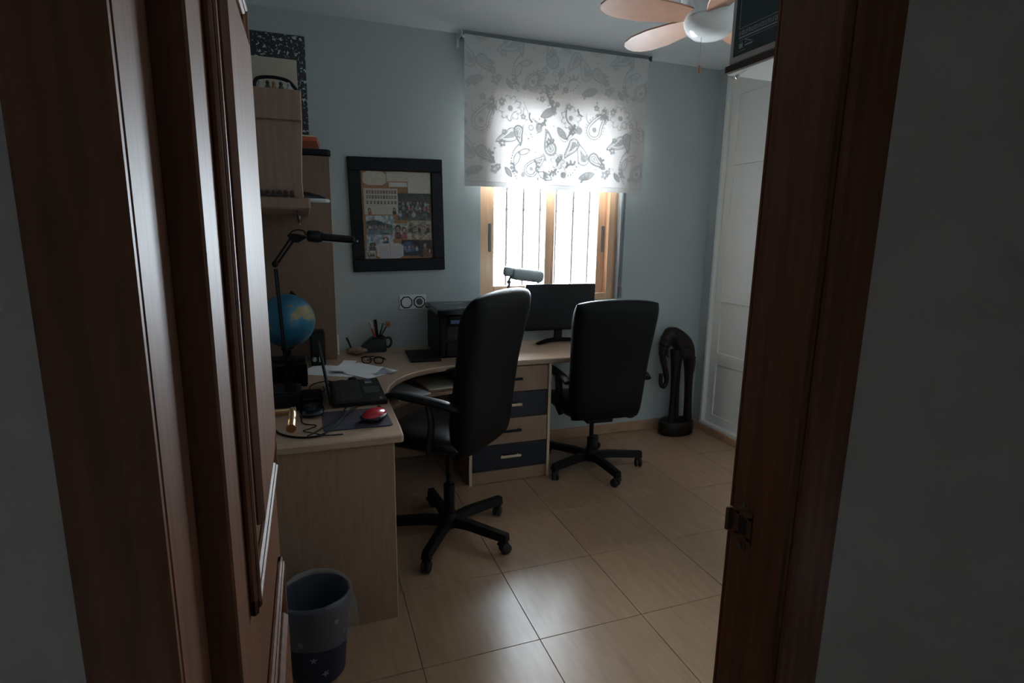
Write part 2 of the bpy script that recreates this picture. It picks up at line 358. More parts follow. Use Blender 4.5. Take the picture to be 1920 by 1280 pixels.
jl = thing('trim_2', 'dark reddish wooden door jamb on the hinge side', 'door frame', (DX0, YD-0.06, 0), kind='structure')
box('jamb_board', DOORW, -0.03, 0, -0.06, 0.06, 0, DZ+0.03, 0.003, jl)
box('hall_casing', DOORW, -0.075, 0.0, -0.075, -0.06, 0, DZ+0.075, 0.004, jl)
jh = thing('trim_3', 'dark reddish wooden head board over the doorway', 'door frame', ((DX0+DX1)/2, YD-0.06, DZ), kind='structure')
hwid = (DX1-DX0)/2
box('jamb_board', DOORW, -hwid, hwid, -0.06, 0.06, 0, 0.03, 0.003, jh)
box('hall_casing', DOORW, -hwid, hwid, -0.075, -0.06, 0.0, 0.075, 0.004, jh)

# ---- door leaf, opened into the room
DF = -0.102                                                   # face towards the room centre
door = thing('door_1', 'reddish varnished wooden door standing open, with raised panels and brass lever', 'door', (DF, YD+0.005, 0), kind='structure')
LW = 0.735
box('leaf', DOORW, -0.037, 0, 0, LW, 0.008, DZ-0.005, 0.003, door)
for (z0, z1) in ((0.14, 0.71), (0.93, 1.92)):
    fm = MB(); y0, y1 = 0.11, LW-0.085
    for a in ((y0, y1, z1-0.03, z1), (y0, y1, z0, z0+0.03), (y0, y0+0.03, z0, z1), (y1-0.03, y1, z0, z1)):
        fm.box(-0.001, 0.011, *a, 0.004)
    for a in ((y0+0.008, y1-0.008, z1-0.022, z1-0.008), (y0+0.008, y1-0.008, z0+0.008, z0+0.022), (y0+0.008, y0+0.022, z0+0.008, z1-0.008), (y1-0.022, y1-0.008, z0+0.008, z1-0.008)):
        fm.box(0.009, 0.015, *a, 0.003)
    fm.build('panel_moulding', DOORW, door, smooth=False)
    pm = MB(); pm.box(-0.001, 0.020, y0+0.085, y1-0.075, z0+0.095, z1-0.095, 0.009); pm.build('raised_panel', DOORW, door, smooth=False)
hd = MB(); HY, HZ = LW-0.045, 1.055
hd.lathe([(0, 0), (0.024, 0), (0.024, 0.004), (0.018, 0.008), (0.009, 0.010), (0.008, 0.046), (0.010, 0.048), (0.0105, 0.058), (0, 0.060)], 18, M=T(0, HY, HZ) @ RY(90))
hd.tube(curve([(0.049, HY, HZ), (0.051, HY-0.04, HZ-0.004), (0.051, HY-0.08, HZ+0.002), (0.050, HY-0.115, HZ-0.004)], 5), [0.009]*5+[0.0075]*5+[0.009]*5+[0.011], 10)
ho = hd.build('lever_handle', BRASS, door); ho['label'] = 'polished brass lever handle'
hp = MB(); hp.box(0, 0.003, HY-0.020, HY+0.020, HZ-0.15, HZ+0.06, 0.001); hp.build('handle_plate', BRASS, door, smooth=False)

# ================================================================== WINDOW
win = thing('window_1', 'honey wood sliding window with two bright panes and dark grips', 'window', (0, YW, 0), kind='structure')
fr = MB(); y0, y1 = 0.03, 0.12
fr.box(WX0, 1.111, y0, y1, WZ0, WZ1, 0.003); fr.box(2.022, 2.072, y0, y1, WZ0, WZ1, 0.003); fr.box(1.111, 2.022, y0, y1, WZ0, WZ0+0.045, 0.003); fr.box(1.111, 2.022, y0, y1, WZ1-0.045, WZ1, 0.003)
fr.box(2.072, WX1-0.0005, 0.05, y1, WZ0, WZ1, 0.002)
fr.build('outer_frame', ORANGEW, win, smooth=False)
for k, (xa, xb, yy, la, lb) in enumerate(((1.111, 1.585, 0.040, 0.060, 0.045), (1.560, 2.022, 0.075, 0.062, 0.062))):
    s_ = MB(); za, zb = WZ0+0.045, WZ1-0.045
    if k == 1: la = 0.062
    s_.box(xa, xa+la, yy, yy+0.03, za, zb, 0.003); s_.box(xb-lb, xb, yy, yy+0.03, za, zb, 0.003); s_.box(xa+la, xb-lb, yy, yy+0.03, za, za+0.06, 0.003); s_.box(xa+la, xb-lb, yy, yy+0.03, zb-0.06, zb, 0.003)
    so = s_.build('sash', ORANGEW, win, smooth=False)
    box('pane', GLASS, xa+la, xb-lb, yy+0.012, yy+0.018, za+0.06, zb-0.06, 0, so)
    gx = 1.142 if k == 0 else 2.003
    g = MB(); g.box(gx-0.010, gx+0.010, yy-0.006, yy, 1.355, 1.54, 0.003); g.build('grip', GREYM, so, smooth=False)
sill = struct(box('trim_4', HALLW, WX0, WX1, YW+0.12, YW+0.30, WZ0-0.03, WZ0+0.004, 0.003), 'pale outer window sill behind the sliding panes', 'window sill')
sb = thing('shutter_strap', 'dark grey roller shutter strap beside the window, right', 'strap', (2.118, YW, 1.08))
box('strap', GREYM, -0.010, 0.010, -0.010, -0.007, 0, 1.30, 0.0005, sb)
box('strap_box', GREYM, -0.013, 0.013, -0.016, 0, -0.05, 0.03, 0.003, sb)
gr = thing('window_grille', 'dark vertical security bars outside the window', 'grille', (1.58, YW+0.21, WZ0))
gm = MB().tube([(0, 0, 0.0), (0, 0, WZ1-WZ0)], 0.010, 8); gm.tube([(0, 0, 0.615), (0, 0, 0.628)], 0.014, 8)
first = gm.build('bar', IRON, gr)
for k, x in enumerate((1.190, 1.315, 1.440, 1.566, 1.690, 1.825, 1.955, 2.075)):
    b_ = first if k == 0 else first.copy()
    if k: C.objects.link(b_); b_.parent = gr
    b_.location = (x-1.58, 0, 0)
# ------------------------------------------------------------------ roller blind with printed flowers and paisleys
BX0, BX1, BZ0, BZ1, BY = 0.930, 2.192, 1.762, 2.622, YW-0.10
bl = thing('roller_blind', 'white roller blind printed with grey flowers and paisleys, glowing', 'blind', ((BX0+BX1)/2, BY, BZ0))
NX, NZ = 620, 410
PS = 1.22                                                    # print scale
gx = np.linspace(0, (BX1-BX0)/PS, NX+1); gz = np.linspace(0, (BZ1-BZ0)/PS, NZ+1); PX, PZ = np.meshgrid(gx, gz)
ink = np.zeros_like(PX); DXG = gx[1]
def local(cx, cz, r):
    i0, i1 = max(0, int((cx-r)/DXG)), min(NX+1, int((cx+r)/DXG)+2); dz = gz[1]
    j0, j1 = max(0, int((cz-r)/dz)), min(NZ+1, int((cz+r)/dz)+2)
    if i0 >= i1 or j0 >= j1: return None
    return slice(j0, j1), slice(i0, i1)
LWD = 0.0026
def put(sl, val): ink[sl] = np.maximum(ink[sl], np.clip(val, 0, 1))
def line(d, wdt=LWD): return np.clip((wdt-np.abs(d))/0.0018+0.5, 0, 1)
def fill(d): return np.clip(-d/0.0018+0.5, 0, 1)
def flower(cx, cz, r, n, style, rot):
    sl = local(cx, cz, r*1.3)
    if sl is None: return
    x, z = PX[sl]-cx, PZ[sl]-cz; rho = np.hypot(x, z); th = np.arctan2(z, x)+rot
    k = np.abs(np.cos(n*th/2)); pr = r*(0.42+0.58*k**0.6)
    v = line(rho-pr)
    if style == 0: v = np.maximum(v, 0.85*fill(rho-r*0.22)); v = np.maximum(v, 0.7*fill(np.maximum(np.abs(rho-r*0.78)-r*0.12, (k-0.32)*r)))
    elif style == 1: v = np.maximum(v, 0.85*np.maximum(fill(rho-r*0.36), 0)*(rho > r*0.17)); v = np.maximum(v, line(rho-pr*0.75, 0.001))
    else: v = np.maximum(v, 0.8*fill(rho-pr))*(rho > r*0.25)
    put(sl, v*0.9)
def drop(cx, cz, s_, rot, flip, style):
    sl = local(cx, cz, s_*1.25)
    if sl is None: return
    x, z = PX[sl]-cx, PZ[sl]-cz; c, d = math.cos(rot), math.sin(rot); X, Z = (c*x+d*z)*flip, -d*x+c*z
    best = np.full_like(X, 9)
    for t in np.linspace(0, 1, 22):
        sx, sz = s_*(0.30*math.sin(t*2.3)*t), s_*(-0.45+1.25*t); best = np.minimum(best, np.hypot(X-sx, Z-sz)-s_*0.42*(1-t)**0.8)
    v = line(best)
    if style == 0: v = np.maximum(v, 0.8*fill(best+s_*0.20)); v = np.maximum(v, line(best+s_*0.10, 0.0012))
    elif style == 1: v = np.maximum(v, line(best+s_*0.08)); v = np.maximum(v, line(best+s_*0.22)); v = np.maximum(v, 0.7*fill(best+s_*0.30))
    else:
        a = np.arctan2(Z+s_*0.45, X); v = np.maximum(v, fill(np.abs(best-s_*0.09)-s_*0.035)*(np.sin(a*22) > 0)*0.8); v = np.maximum(v, line(best+s_*0.12)); v = np.maximum(v, 0.8*fill(np.hypot(X, Z+s_*.4)-s_*0.13))
    put(sl, v)
def leaf(cx, cz, s_, rot, filled):
    sl = local(cx, cz, s_*1.1)
    if sl is None: return
    x, z = PX[sl]-cx, PZ[sl]-cz; c, d = math.cos(rot), math.sin(rot); X, Z = c*x+d*z, -d*x+c*z
    d0 = np.abs(Z)-0.38*s_*(1-np.clip(np.abs(X)/s_, 0, 1)**2); v = line(d0)*(np.abs(X) < s_)
    v = np.maximum(v, line(Z, 0.001)*(np.abs(X) < s_*0.9))
    if filled: v = np.maximum(v, 0.75*fill(d0)*(np.abs(X) < s_))
    put(sl, v)
def stem(pts, dots=False):
    P = curve([(a, b, 0) for a, b in pts], 26)
    for i, p in enumerate(P):
        if dots and i % 5: continue
        sl = local(p.x, p.y, 0.012)
        if sl is None: continue
        put(sl, fill(np.hypot(PX[sl]-p.x, PZ[sl]-p.y)-(0.0042 if dots else 0.0016)))
def disc(cx, cz, r):
    sl = local(cx, cz, r*1.3)
    if sl is not None: put(sl, 0.8*fill(np.hypot(PX[sl]-cx, PZ[sl]-cz)-r))
def motif(ox, oz):
    flower(ox+0.26, oz+0.36, 0.062, 9, 0, 0.2); flower(ox+0.375, oz+0.275, 0.045, 7, 1, 0.5); flower(ox+0.60, oz+0.34, 0.058, 9, 0, 0.0)
    flower(ox+0.53, oz+0.12, 0.040, 6, 1, 0.1); flower(ox+0.18, oz+0.06, 0.022, 5, 2, 0.1); flower(ox+0.22, oz+0.19, 0.018, 5, 2, 0.7)
    drop(ox+0.12, oz+0.33, 0.105, -0.35, 1, 2); drop(ox+0.245, oz+0.215, 0.075, 2.2, 1, 0); drop(ox+0.305, oz+0.23, 0.060, 3.1, -1, 1); drop(ox+0.47, oz+0.21, 0.080, 0.5, 1, 1)
    drop(ox+0.04, oz+0.17, 0.075, 0.2, -1, 0); drop(ox+0.40, oz+0.10, 0.085, -0.6, 1, 2); drop(ox+0.61, oz+0.18, 0.070, 2.7, 1, 0); drop(ox+0.13, oz+0.12, 0.07, -2.4, -1, 1)
    leaf(ox+0.47, oz+0.355, 0.05, 0.5, True); leaf(ox+0.30, oz+0.12, 0.04, 1.2, False); leaf(ox+0.34, oz+0.155, 0.035, 0.3, False); leaf(ox+0.55, oz+0.26, 0.04, -0.8, True); leaf(ox+0.07, oz+0.05, 0.05, 0.3, True); leaf(ox+0.46, oz+0.04, 0.045, -0.4, False); leaf(ox+0.255, oz+0.05, 0.03, -0.9, True)
    stem([(ox+0.33, oz+0.40), (ox+0.36, oz+0.34), (ox+0.375, oz+0.30)]); stem([(ox+0.30, oz+0.02), (ox+0.27, oz+0.08), (ox+0.28, oz+0.15), (ox+0.31, oz+0.19)], True); stem([(ox+0.50, oz+0.30), (ox+0.56, oz+0.22), (ox+0.62, oz+0.26)]); stem([(ox+0.02, oz+0.02), (ox+0.10, oz+0.08), (ox+0.12, oz+0.20)]); stem([(ox+0.42, oz+0.02), (ox+0.50, oz+0.07), (ox+0.60, oz+0.05), (ox+0.66, oz+0.12)], True); stem([(ox+0.40, oz+0.31), (ox+0.44, oz+0.29), (ox+0.45, oz+0.33)], True)
    for k in range(26): disc(ox+random.uniform(0, 0.63), oz+random.uniform(0, 0.42), random.uniform(0.003, 0.007))
    for a, b, r in ((0.42, 0.27, 0.018), (0.335, 0.04, 0.013), (0.565, 0.05, 0.016), (0.015, 0.28, 0.02), (0.52, 0.40, 0.014)): disc(ox+a, oz+b, r)
def sprigs(ox, oz):
    q = random.Random(5)
    for k in range(16):
        x, z, a = q.uniform(0, 0.63), q.uniform(0, 0.42), q.uniform(0, 6.28); L = q.uniform(0.03, 0.06)
        P = [(ox+x+L*t*math.cos(a+1.2*t), oz+z+L*t*math.sin(a+1.2*t)) for t in (0, 0.5, 1.0)]; stem(P)
        for t in (0.45, 0.75, 1.0):
            for sg in (-1, 1): leaf(ox+x+L*t*math.cos(a+1.2*t)+0.009*math.cos(a+1.2*t+sg*1.3), oz+z+L*t*math.sin(a+1.2*t)+0.009*math.sin(a+1.2*t+sg*1.3), 0.010, a+1.2*t+sg*1.0, k % 2 == 0)
    for k in range(9):
        x, z = q.uniform(0, 0.63), q.uniform(0, 0.42); flower(ox+x, oz+z, q.uniform(0.013, 0.020), 5, 2, q.uniform(0, 3))
    for k in range(8):
        x, z, r = q.uniform(0, 0.63), q.uniform(0, 0.42), q.uniform(0.03, 0.06); a = q.uniform(0, 6.28)
        stem([(ox+x+r*math.cos(a+t), oz+z+r*math.sin(a+t)) for t in (0, 0.5, 1.0, 1.5)], k % 2 == 0)
for ox in (-0.02, 0.615, 1.25):
    for oz in (0.03, 0.455): sprigs(ox, oz)
for ox in (-0.02, 0.615, 1.25):
    for oz in (0.03, 0.455): motif(ox, oz)
PX, PZ = PX*PS, PZ*PS
hem = PZ < 0.030
ink = np.where(hem, np.maximum(ink, 0.25), ink); ink = np.where(np.abs(PZ-0.030) < 0.0015, 0.5, ink)
me = bpy.data.meshes.new('fabric')
vx = np.stack([PX-(BX1-BX0)/2, np.where(hem, -0.002, 0.0)+0.0015*np.sin(PX*9)*(1-PZ/0.9), PZ-0.004*np.sin(PX/(BX1-BX0)*math.pi)], -1).reshape(-1, 3)
ii = np.arange(NZ)[:, None]*(NX+1)+np.arange(NX)[None, :]
fc = np.stack([ii, ii+1, ii+NX+2, ii+NX+1], -1).reshape(-1, 4)
me.from_pydata(vx.tolist(), [], fc.tolist())
at = me.attributes.new('print', 'FLOAT', 'POINT'); at.data.foreach_set('value', ink.reshape(-1).astype(np.float32))
me.materials.append(BLIND); fo = bpy.data.objects.new('fabric', me); C.objects.link(fo); fo.parent = bl
hb = BX1-BX0
MB().tube([(-hb/2-0.008, 0.009, BZ1-BZ0-0.012), (hb/2+0.012, 0.009, BZ1-BZ0-0.012)], 0.007, 12, up=(0, 0, 1)).build('roller_tube', WHITEP, bl)
box('leak_strip', mat('grey_leak_strip', (0.22, 0.24, 0.25), 0.6, var=0.05), -hb/2-0.01, hb/2+0.01, 0.020, 0.055, BZ1-BZ0-0.022, ZC-BZ0-0.001, 0.001, bl)  # added strip, blocks daylight leaking over the top of the blind
for sx in (-1, 1):
    x = sx*(hb/2+0.016); bk = MB(); bk.box(x-0.003, x+0.003, -0.008, 0.0995, BZ1-BZ0-0.012, BZ1-BZ0+0.020, 0.001); bk.box(x-0.008, x+0.008, 0.090, 0.0995, BZ1-BZ0-0.05, BZ1-BZ0+0.020, 0.001)
    bk.build('bracket', GREYM if sx > 0 else WHITEP, bl, smooth=False)

# ================================================================== WARDROBE
wr = thing('wardrobe', 'tall white built-in wardrobe with panelled sliding doors beside the corner', 'wardrobe', (XR+0.055, 3.44, 0.05))
wf = MB(); wf.box(-0.075, 0, -2.74, 0.0, 0.0, 0.022, 0.002); wf.box(-0.075, 0, -2.74, 0.0, 2.51, 2.59, 0.002); wf.box(-0.075, 0, -0.022, 0.0, 0.022, 2.51, 0.002)
wf.build('frame', WARD, wr, smooth=False)
DW = 0.90
for k in range(3):
    ya = -0.024-k*(DW+0.004); xo = -0.040 if k % 2 == 0 else -0.072
    dr = MB(); z0, z1 = 0.026, 2.506; yb = ya-DW; wd_ = 0.072
    dr.box(xo, xo+0.028, ya-wd_, ya, z0, z1, 0.002); dr.box(xo, xo+0.028, yb, yb+wd_, z0, z1, 0.002)
    zs = [(z0, 0.089), (0.484, 0.574), (0.955, 1.034), (1.925, 2.018), (2.396, z1)]
    for a, b in zs: dr.box(xo, xo+0.028, yb+wd_, ya-wd_, a, b, 0.002)
    d_ = dr.build('sliding_door', WARD, wr, smooth=False)
    for (a, b) in ((0.089, 0.484), (0.574, 0.955), (1.034, 1.925), (2.018, 2.396)): box('panel', WARD, xo+0.010, xo+0.020, yb+wd_, ya-wd_, a, b, 0, d_)

# ================================================================== CEILING FAN
fan = thing('ceiling_fan', 'white ceiling fan with honey wood blades and pull chain', 'ceiling fan', (1.655, 2.15, ZC))
fb = MB(); fb.lathe([(0, 0), (0.065, 0), (0.060, -0.045), (0.02, -0.055), (0.018, -0.13), (0.09, -0.14), (0.125, -0.17), (0.128, -0.215), (0.118, -0.255), (0.112, -0.27)], 32); fb.build('motor_housing', WHITEP, fan)
MB().lathe([(0.110, -0.268), (0.108, -0.29), (0.096, -0.317), (0.070, -0.338), (0.035, -0.348), (0, -0.350)], 32).build('bowl', mat('white_gloss', (0.75, 0.74, 0.72), 0.12, var=0.02), fan)
for k in range(5):
    A = RZ(102.5+72*k)
    out = [(0.10, -0.045), (0.18, -0.062), (0.30, -0.076), (0.40, -0.072), (0.46, -0.055), (0.49, -0.030), (0.50, 0.0), (0.49, 0.030), (0.46, 0.055), (0.40, 0.072), (0.30, 0.076), (0.18, 0.062), (0.10, 0.045)]
    MB().prism(out, -0.004, 0.004, M=A @ T(0, 0, -0.262) @ RX(13), c=0.0015).build('blade', BLADE, fan, smooth=False)
    MB().box(0.10, 0.21, -0.02, 0.02, 0.004, 0.010, 0.002, M=A @ T(0, 0, -0.262) @ RX(13)).build('blade_iron', WHITEP, fan, smooth=False)
pc = MB(); pc.tube([(-0.040, 0.0, -0.34), (-0.037, 0.0, -0.455)], 0.0012, 6); ch = pc.build('pull_chain', STEEL, fan)
MB().lathe([(0, 0), (0.003, 0), (0.007, -0.012), (0.0075, -0.025), (0.005, -0.034), (0, -0.036)], 12, c=(-0.037, 0, -0.453)).build('wooden_pull', mat('brown_wood_pull', (0.30, 0.13, 0.07), 0.4, var=0.2), ch)

# ================================================================== DESK
def arc_pts(cx, cy, r0, r1, a0, a1, n): return [(cx+r0*math.cos(R(a0+(a1-a0)*i/n)), cy+r1*math.sin(R(a0+(a1-a0)*i/n))) for i in range(n+1)]
desk = thing('corner_desk', 'light maple corner desk with a concave curved worktop', 'desk', (0, 0, 0))
edge = [(XL+0.002, 1.955), (0.292, 1.955), (0.300, 1.963), (0.304, 2.05), (0.308, 2.40)]
edge += [(0.312, 2.48), (0.322, 2.56), (0.345, 2.645), (0.385, 2.735), (0.442, 2.815), (0.515, 2.880), (0.60, 2.928), (0.69, 2.955), (0.80, 2.968)]
edge += [(0.95, 2.972), (1.30, 2.972), (1.72, 2.972), (1.80, 3.05), (1.80, YW-0.001), (XL+0.002, YW-0.001)]
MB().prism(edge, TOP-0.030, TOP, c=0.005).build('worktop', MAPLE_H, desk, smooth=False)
box('end_panel', MAPLE, XL+0.002, 0.264, 1.970, 1.992, 0, TOP-0.030, 0.0015, desk)
box('panel_edge_band', MAPLE_E, 0.264, 0.267, 1.9695, 1.9925, 0, TOP-0.030, 0.0005, desk)
box('back_panel', MAPLE, XL+0.002, 0.80, 3.50, 3.515, 0.25, TOP-0.030, 0.001, desk)
box('modesty_panel', MAPLE, -0.19, -0.17, 1.992, 3.50, 0.20, TOP-0.030, 0.001, desk)
ls = [(XL+0.002, 2.45), (0.27, 2.50), (0.31, 2.62), (0.37, 2.76), (0.46, 2.86), (0.58, 2.93), (0.82, 2.99), (0.82, 3.49), (XL+0.002, 3.49)]
MB().prism(ls, 0.585, 0.603, c=0.002).build('lower_shelf', MAPLE, desk, smooth=False)
for k, (x, y, a, wx, wy, m_, lb) in enumerate(((0.45, 3.02, 25, 0.21, 0.28, PAPER, 'white magazine lying at the front of the lower desk shelf'), (0.68, 3.14, 8, 0.19, 0.26, PAPER_C, 'cream booklet lying deeper on the lower desk shelf'))):
    tag(MB().box(-wx/2, wx/2, -wy/2, wy/2, 0, 0.009, 0.002).build('magazine', m_, smooth=False), lb, 'magazine', 'magazines under the desk')
    bpy.data.objects['magazine' if k == 0 else 'magazine.001'].location = (x, y, 0.603); bpy.data.objects['magazine' if k == 0 else 'magazine.001'].rotation_euler = (0, 0, R(a))
# drawer cabinet
dc = thing('drawer_cabinet', 'maple drawer cabinet with alternating navy and maple drawers under the desk', 'cabinet', (1.09, 2.985, 0))
hwd = 0.256
for s_ in (-1, 1):
    box('side_panel', MAPLE, min(s_*hwd, s_*(hwd-0.018)), max(s_*hwd, s_*(hwd-0.018)), 0.0, 0.50, 0, TOP-0.031, 0.001, dc)
    box('edge_band', MAPLE_E, min(s_*hwd, s_*(hwd-0.018)), max(s_*hwd, s_*(hwd-0.018)), -0.003, 0.0, 0, TOP-0.031, 0.0008, dc)
bd = MB(); bd.box(-hwd+0.018, hwd-0.018, 0.02, 0.49, 0.06, 0.08); bd.box(-hwd+0.018, hwd-0.018, 0.48, 0.498, 0.0, TOP-0.032); bd.box(-hwd+0.018, hwd-0.018, 0.02, 0.49, TOP-0.052, TOP-0.032); bd.build('carcass', MAPLE, dc, smooth=False)
box('plinth', MAPLE, -hwd+0.018, hwd-0.018, 0.006, 0.022, 0.004, 0.078, 0.001, dc)
zz = [0.082, 0.241, 0.400, 0.559, 0.714]
for k in range(4):
    navy = k % 2 == 0
    d_ = box('drawer', NAVY if navy else MAPLE, -hwd+0.020, hwd-0.020, 0.002, 0.020, zz[k]+0.0015, zz[k+1]-0.0015, 0.0015, dc)
    d_['label'] = 'navy drawer front with maple handle' if navy else 'maple drawer front with dark handle'
    zc = (zz[k]+zz[k+1])/2+0.005; hm = MB(); hm.box(-0.066, 0.066, -0.022, -0.012, zc-0.008, zc+0.008, 0.003); hm.box(-0.055, -0.045, -0.014, 0.004, zc-0.005, zc+0.005); hm.box(0.045, 0.055, -0.014, 0.004, zc-0.005, zc+0.005)
    hm.build('handle', MAPLE_E if navy else BLACKP, d_, smooth=False)

# ================================================================== HUTCH AND WALL SHELF
tw = thing('hutch_tower', 'tall maple hutch cabinet with black cap standing on the desk corner', 'cabinet', (-0.11, 3.30, TOP))
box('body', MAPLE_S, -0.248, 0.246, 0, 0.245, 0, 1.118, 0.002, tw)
box('edge_band', MAPLE_E, 0.246, 0.2495, -0.0005, 0.245, 0, 1.118, 0.0005, tw)
MB().prism([(-0.249, -0.008), (0.238, -0.008), (0.256, 0.008), (0.256, 0.246), (-0.249, 0.246)], 1.119, 1.153, c=0.006).build('cap', BLACKP, tw, smooth=False)
sh = thing('wall_shelf', 'maple wall shelf unit with end panel above the laptop, left', 'shelf', (XL+0.001, 2.22, 1.55))
D = -XL
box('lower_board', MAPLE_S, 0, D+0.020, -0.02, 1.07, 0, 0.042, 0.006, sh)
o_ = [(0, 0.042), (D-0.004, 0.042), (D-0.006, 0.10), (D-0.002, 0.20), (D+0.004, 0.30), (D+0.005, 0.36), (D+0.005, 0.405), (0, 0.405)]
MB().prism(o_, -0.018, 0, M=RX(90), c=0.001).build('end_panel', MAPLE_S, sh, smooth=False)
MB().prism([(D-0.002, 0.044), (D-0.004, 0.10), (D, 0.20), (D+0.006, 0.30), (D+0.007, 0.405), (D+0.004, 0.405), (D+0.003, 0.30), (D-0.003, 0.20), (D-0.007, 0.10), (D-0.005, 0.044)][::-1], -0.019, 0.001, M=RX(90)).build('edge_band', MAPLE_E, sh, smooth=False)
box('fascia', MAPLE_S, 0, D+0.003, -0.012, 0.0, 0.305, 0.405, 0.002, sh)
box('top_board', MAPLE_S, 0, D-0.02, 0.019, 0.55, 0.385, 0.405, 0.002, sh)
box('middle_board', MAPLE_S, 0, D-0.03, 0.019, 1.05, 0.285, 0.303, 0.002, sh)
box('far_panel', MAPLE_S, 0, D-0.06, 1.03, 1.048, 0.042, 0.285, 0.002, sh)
tag(MB().box(-0.34, -0.002, 0, 0.012, 0, 0.135, 0.001).build('cardboard_panel', mat('tan_board', (0.42, 0.35, 0.28), 0.8, var=0.1, vscale=12), smooth=False), 'plain tan board standing on top of the wall shelf', 'board').location = (0.0, 2.36, 1.956)
pf = tag(MB().box(-0.35, 0.036, 0, 0.018, 0, 0.43, 0.004).build('portfolio_folder', SPECK, smooth=False), 'large black and white speckled folder standing on the wall shelf', 'folder'); pf.location = (0, 2.80, 1.876)
ob = thing('orange_book', 'orange book lying flat on the wall shelf below the speckled folder', 'book', (-0.02, 2.81, 1.8535))
ob.rotation_euler = (0, 0, R(-4))
box('cover', ORANGEB, -0.13, 0.094, -0.12, 0.10, 0.0, 0.021, 0.002, ob); box('pages', PAPER_C, -0.125, 0.088, -0.117, 0.097, 0.021, 0.026, 0, ob)
# keepsake under a dark arch on top of the shelf
kp = thing('figurine_group', 'small colourful figurines under a dark arch on the shelf top', 'figurine', (-0.035, 2.26, 1.956))
am = MB(); am.tube(curve([(-0.11, 0, 0.0), (-0.10, 0, 0.035), (-0.05, 0, 0.045), (0.0, 0, 0.038), (0.022, 0, 0.018), (0.034, 0, 0.0)], 5), 0.006, 8); am.build('arch', BLACKP, kp)
for k, (x, c_) in enumerate(((-0.09, (0.35, 0.34, 0.32)), (-0.065, (0.03, 0.05, 0.03)), (-0.045, (0.30, 0.16, 0.09)), (-0.022, (0.05, 0.07, 0.05)), (0.004, (0.36, 0.37, 0.37)))):
    fm = MB(); fm.lathe([(0, 0), (0.010, 0), (0.011, 0.008), (0.007, 0.017), (0.005, 0.020), (0.0075, 0.026), (0.005, 0.032), (0, 0.034)], 12, c=(x, 0.0, 0)); fm.build('figure', mat('figurine_paint_%d' % k, c_, 0.4, var=0.2), kp)
md = thing('figurine_row', 'row of tiny dark red figurines on the lower shelf board', 'figurine', (-0.08, 2.208, 1.592))
for k in range(6):
    x = -0.06+k*0.020; fm = MB(); fm.box(x-0.008, x+0.008, -0.006, 0.006, 0, 0.012, 0.003); fm.ball((x, 0, 0.017), 0.007, 8, 6); fm.build('figure', mat('dark_red_figurine', (0.05, 0.022, 0.02), 0.5, var=0.4, vscale=80), md)
rt_ = thing('router', 'flat black and white router lying on the lower wall shelf', 'router', (0.025, 2.62, 1.593))
MB().prism([(-0.11, -0.05), (0.06, -0.06), (0.078, -0.045), (0.078, 0.05), (0.06, 0.065), (-0.11, 0.065)], 0, 0.016, c=0.005).build('base', WHITEP, rt_, smooth=False)
def rfn(u, v, s_): return (-0.018+0.092*u*(1-0.08*v**4), 0.003+0.058*v*(1-0.15*u**4), 0.0165+0.030*max(0, s_)*(1-0.40*(u+0.3)**2))
MB().pad(rfn, 16, 14, 3).build('lid', BLACKG, rt_)
hk = thing('hanging_hook', 'small metal hook with cord hanging under the wall shelf', 'hook', (-0.025, 2.30, 1.55))
MB().tube([(0, 0, 0), (-0.002, 0, -0.02), (0.002, 0, -0.045)], 0.0025, 6).build('cord', BLACKP, hk)
MB().tube(curve([(0.002, 0, -0.018), (0.006, 0, -0.024), (0.004, 0, -0.032)], 4), 0.0025, 6).build('clip', STEEL, hk); MB().ball((0.004, 0, -0.050), 0.004, 10, 8).build('bead', STEEL, hk)

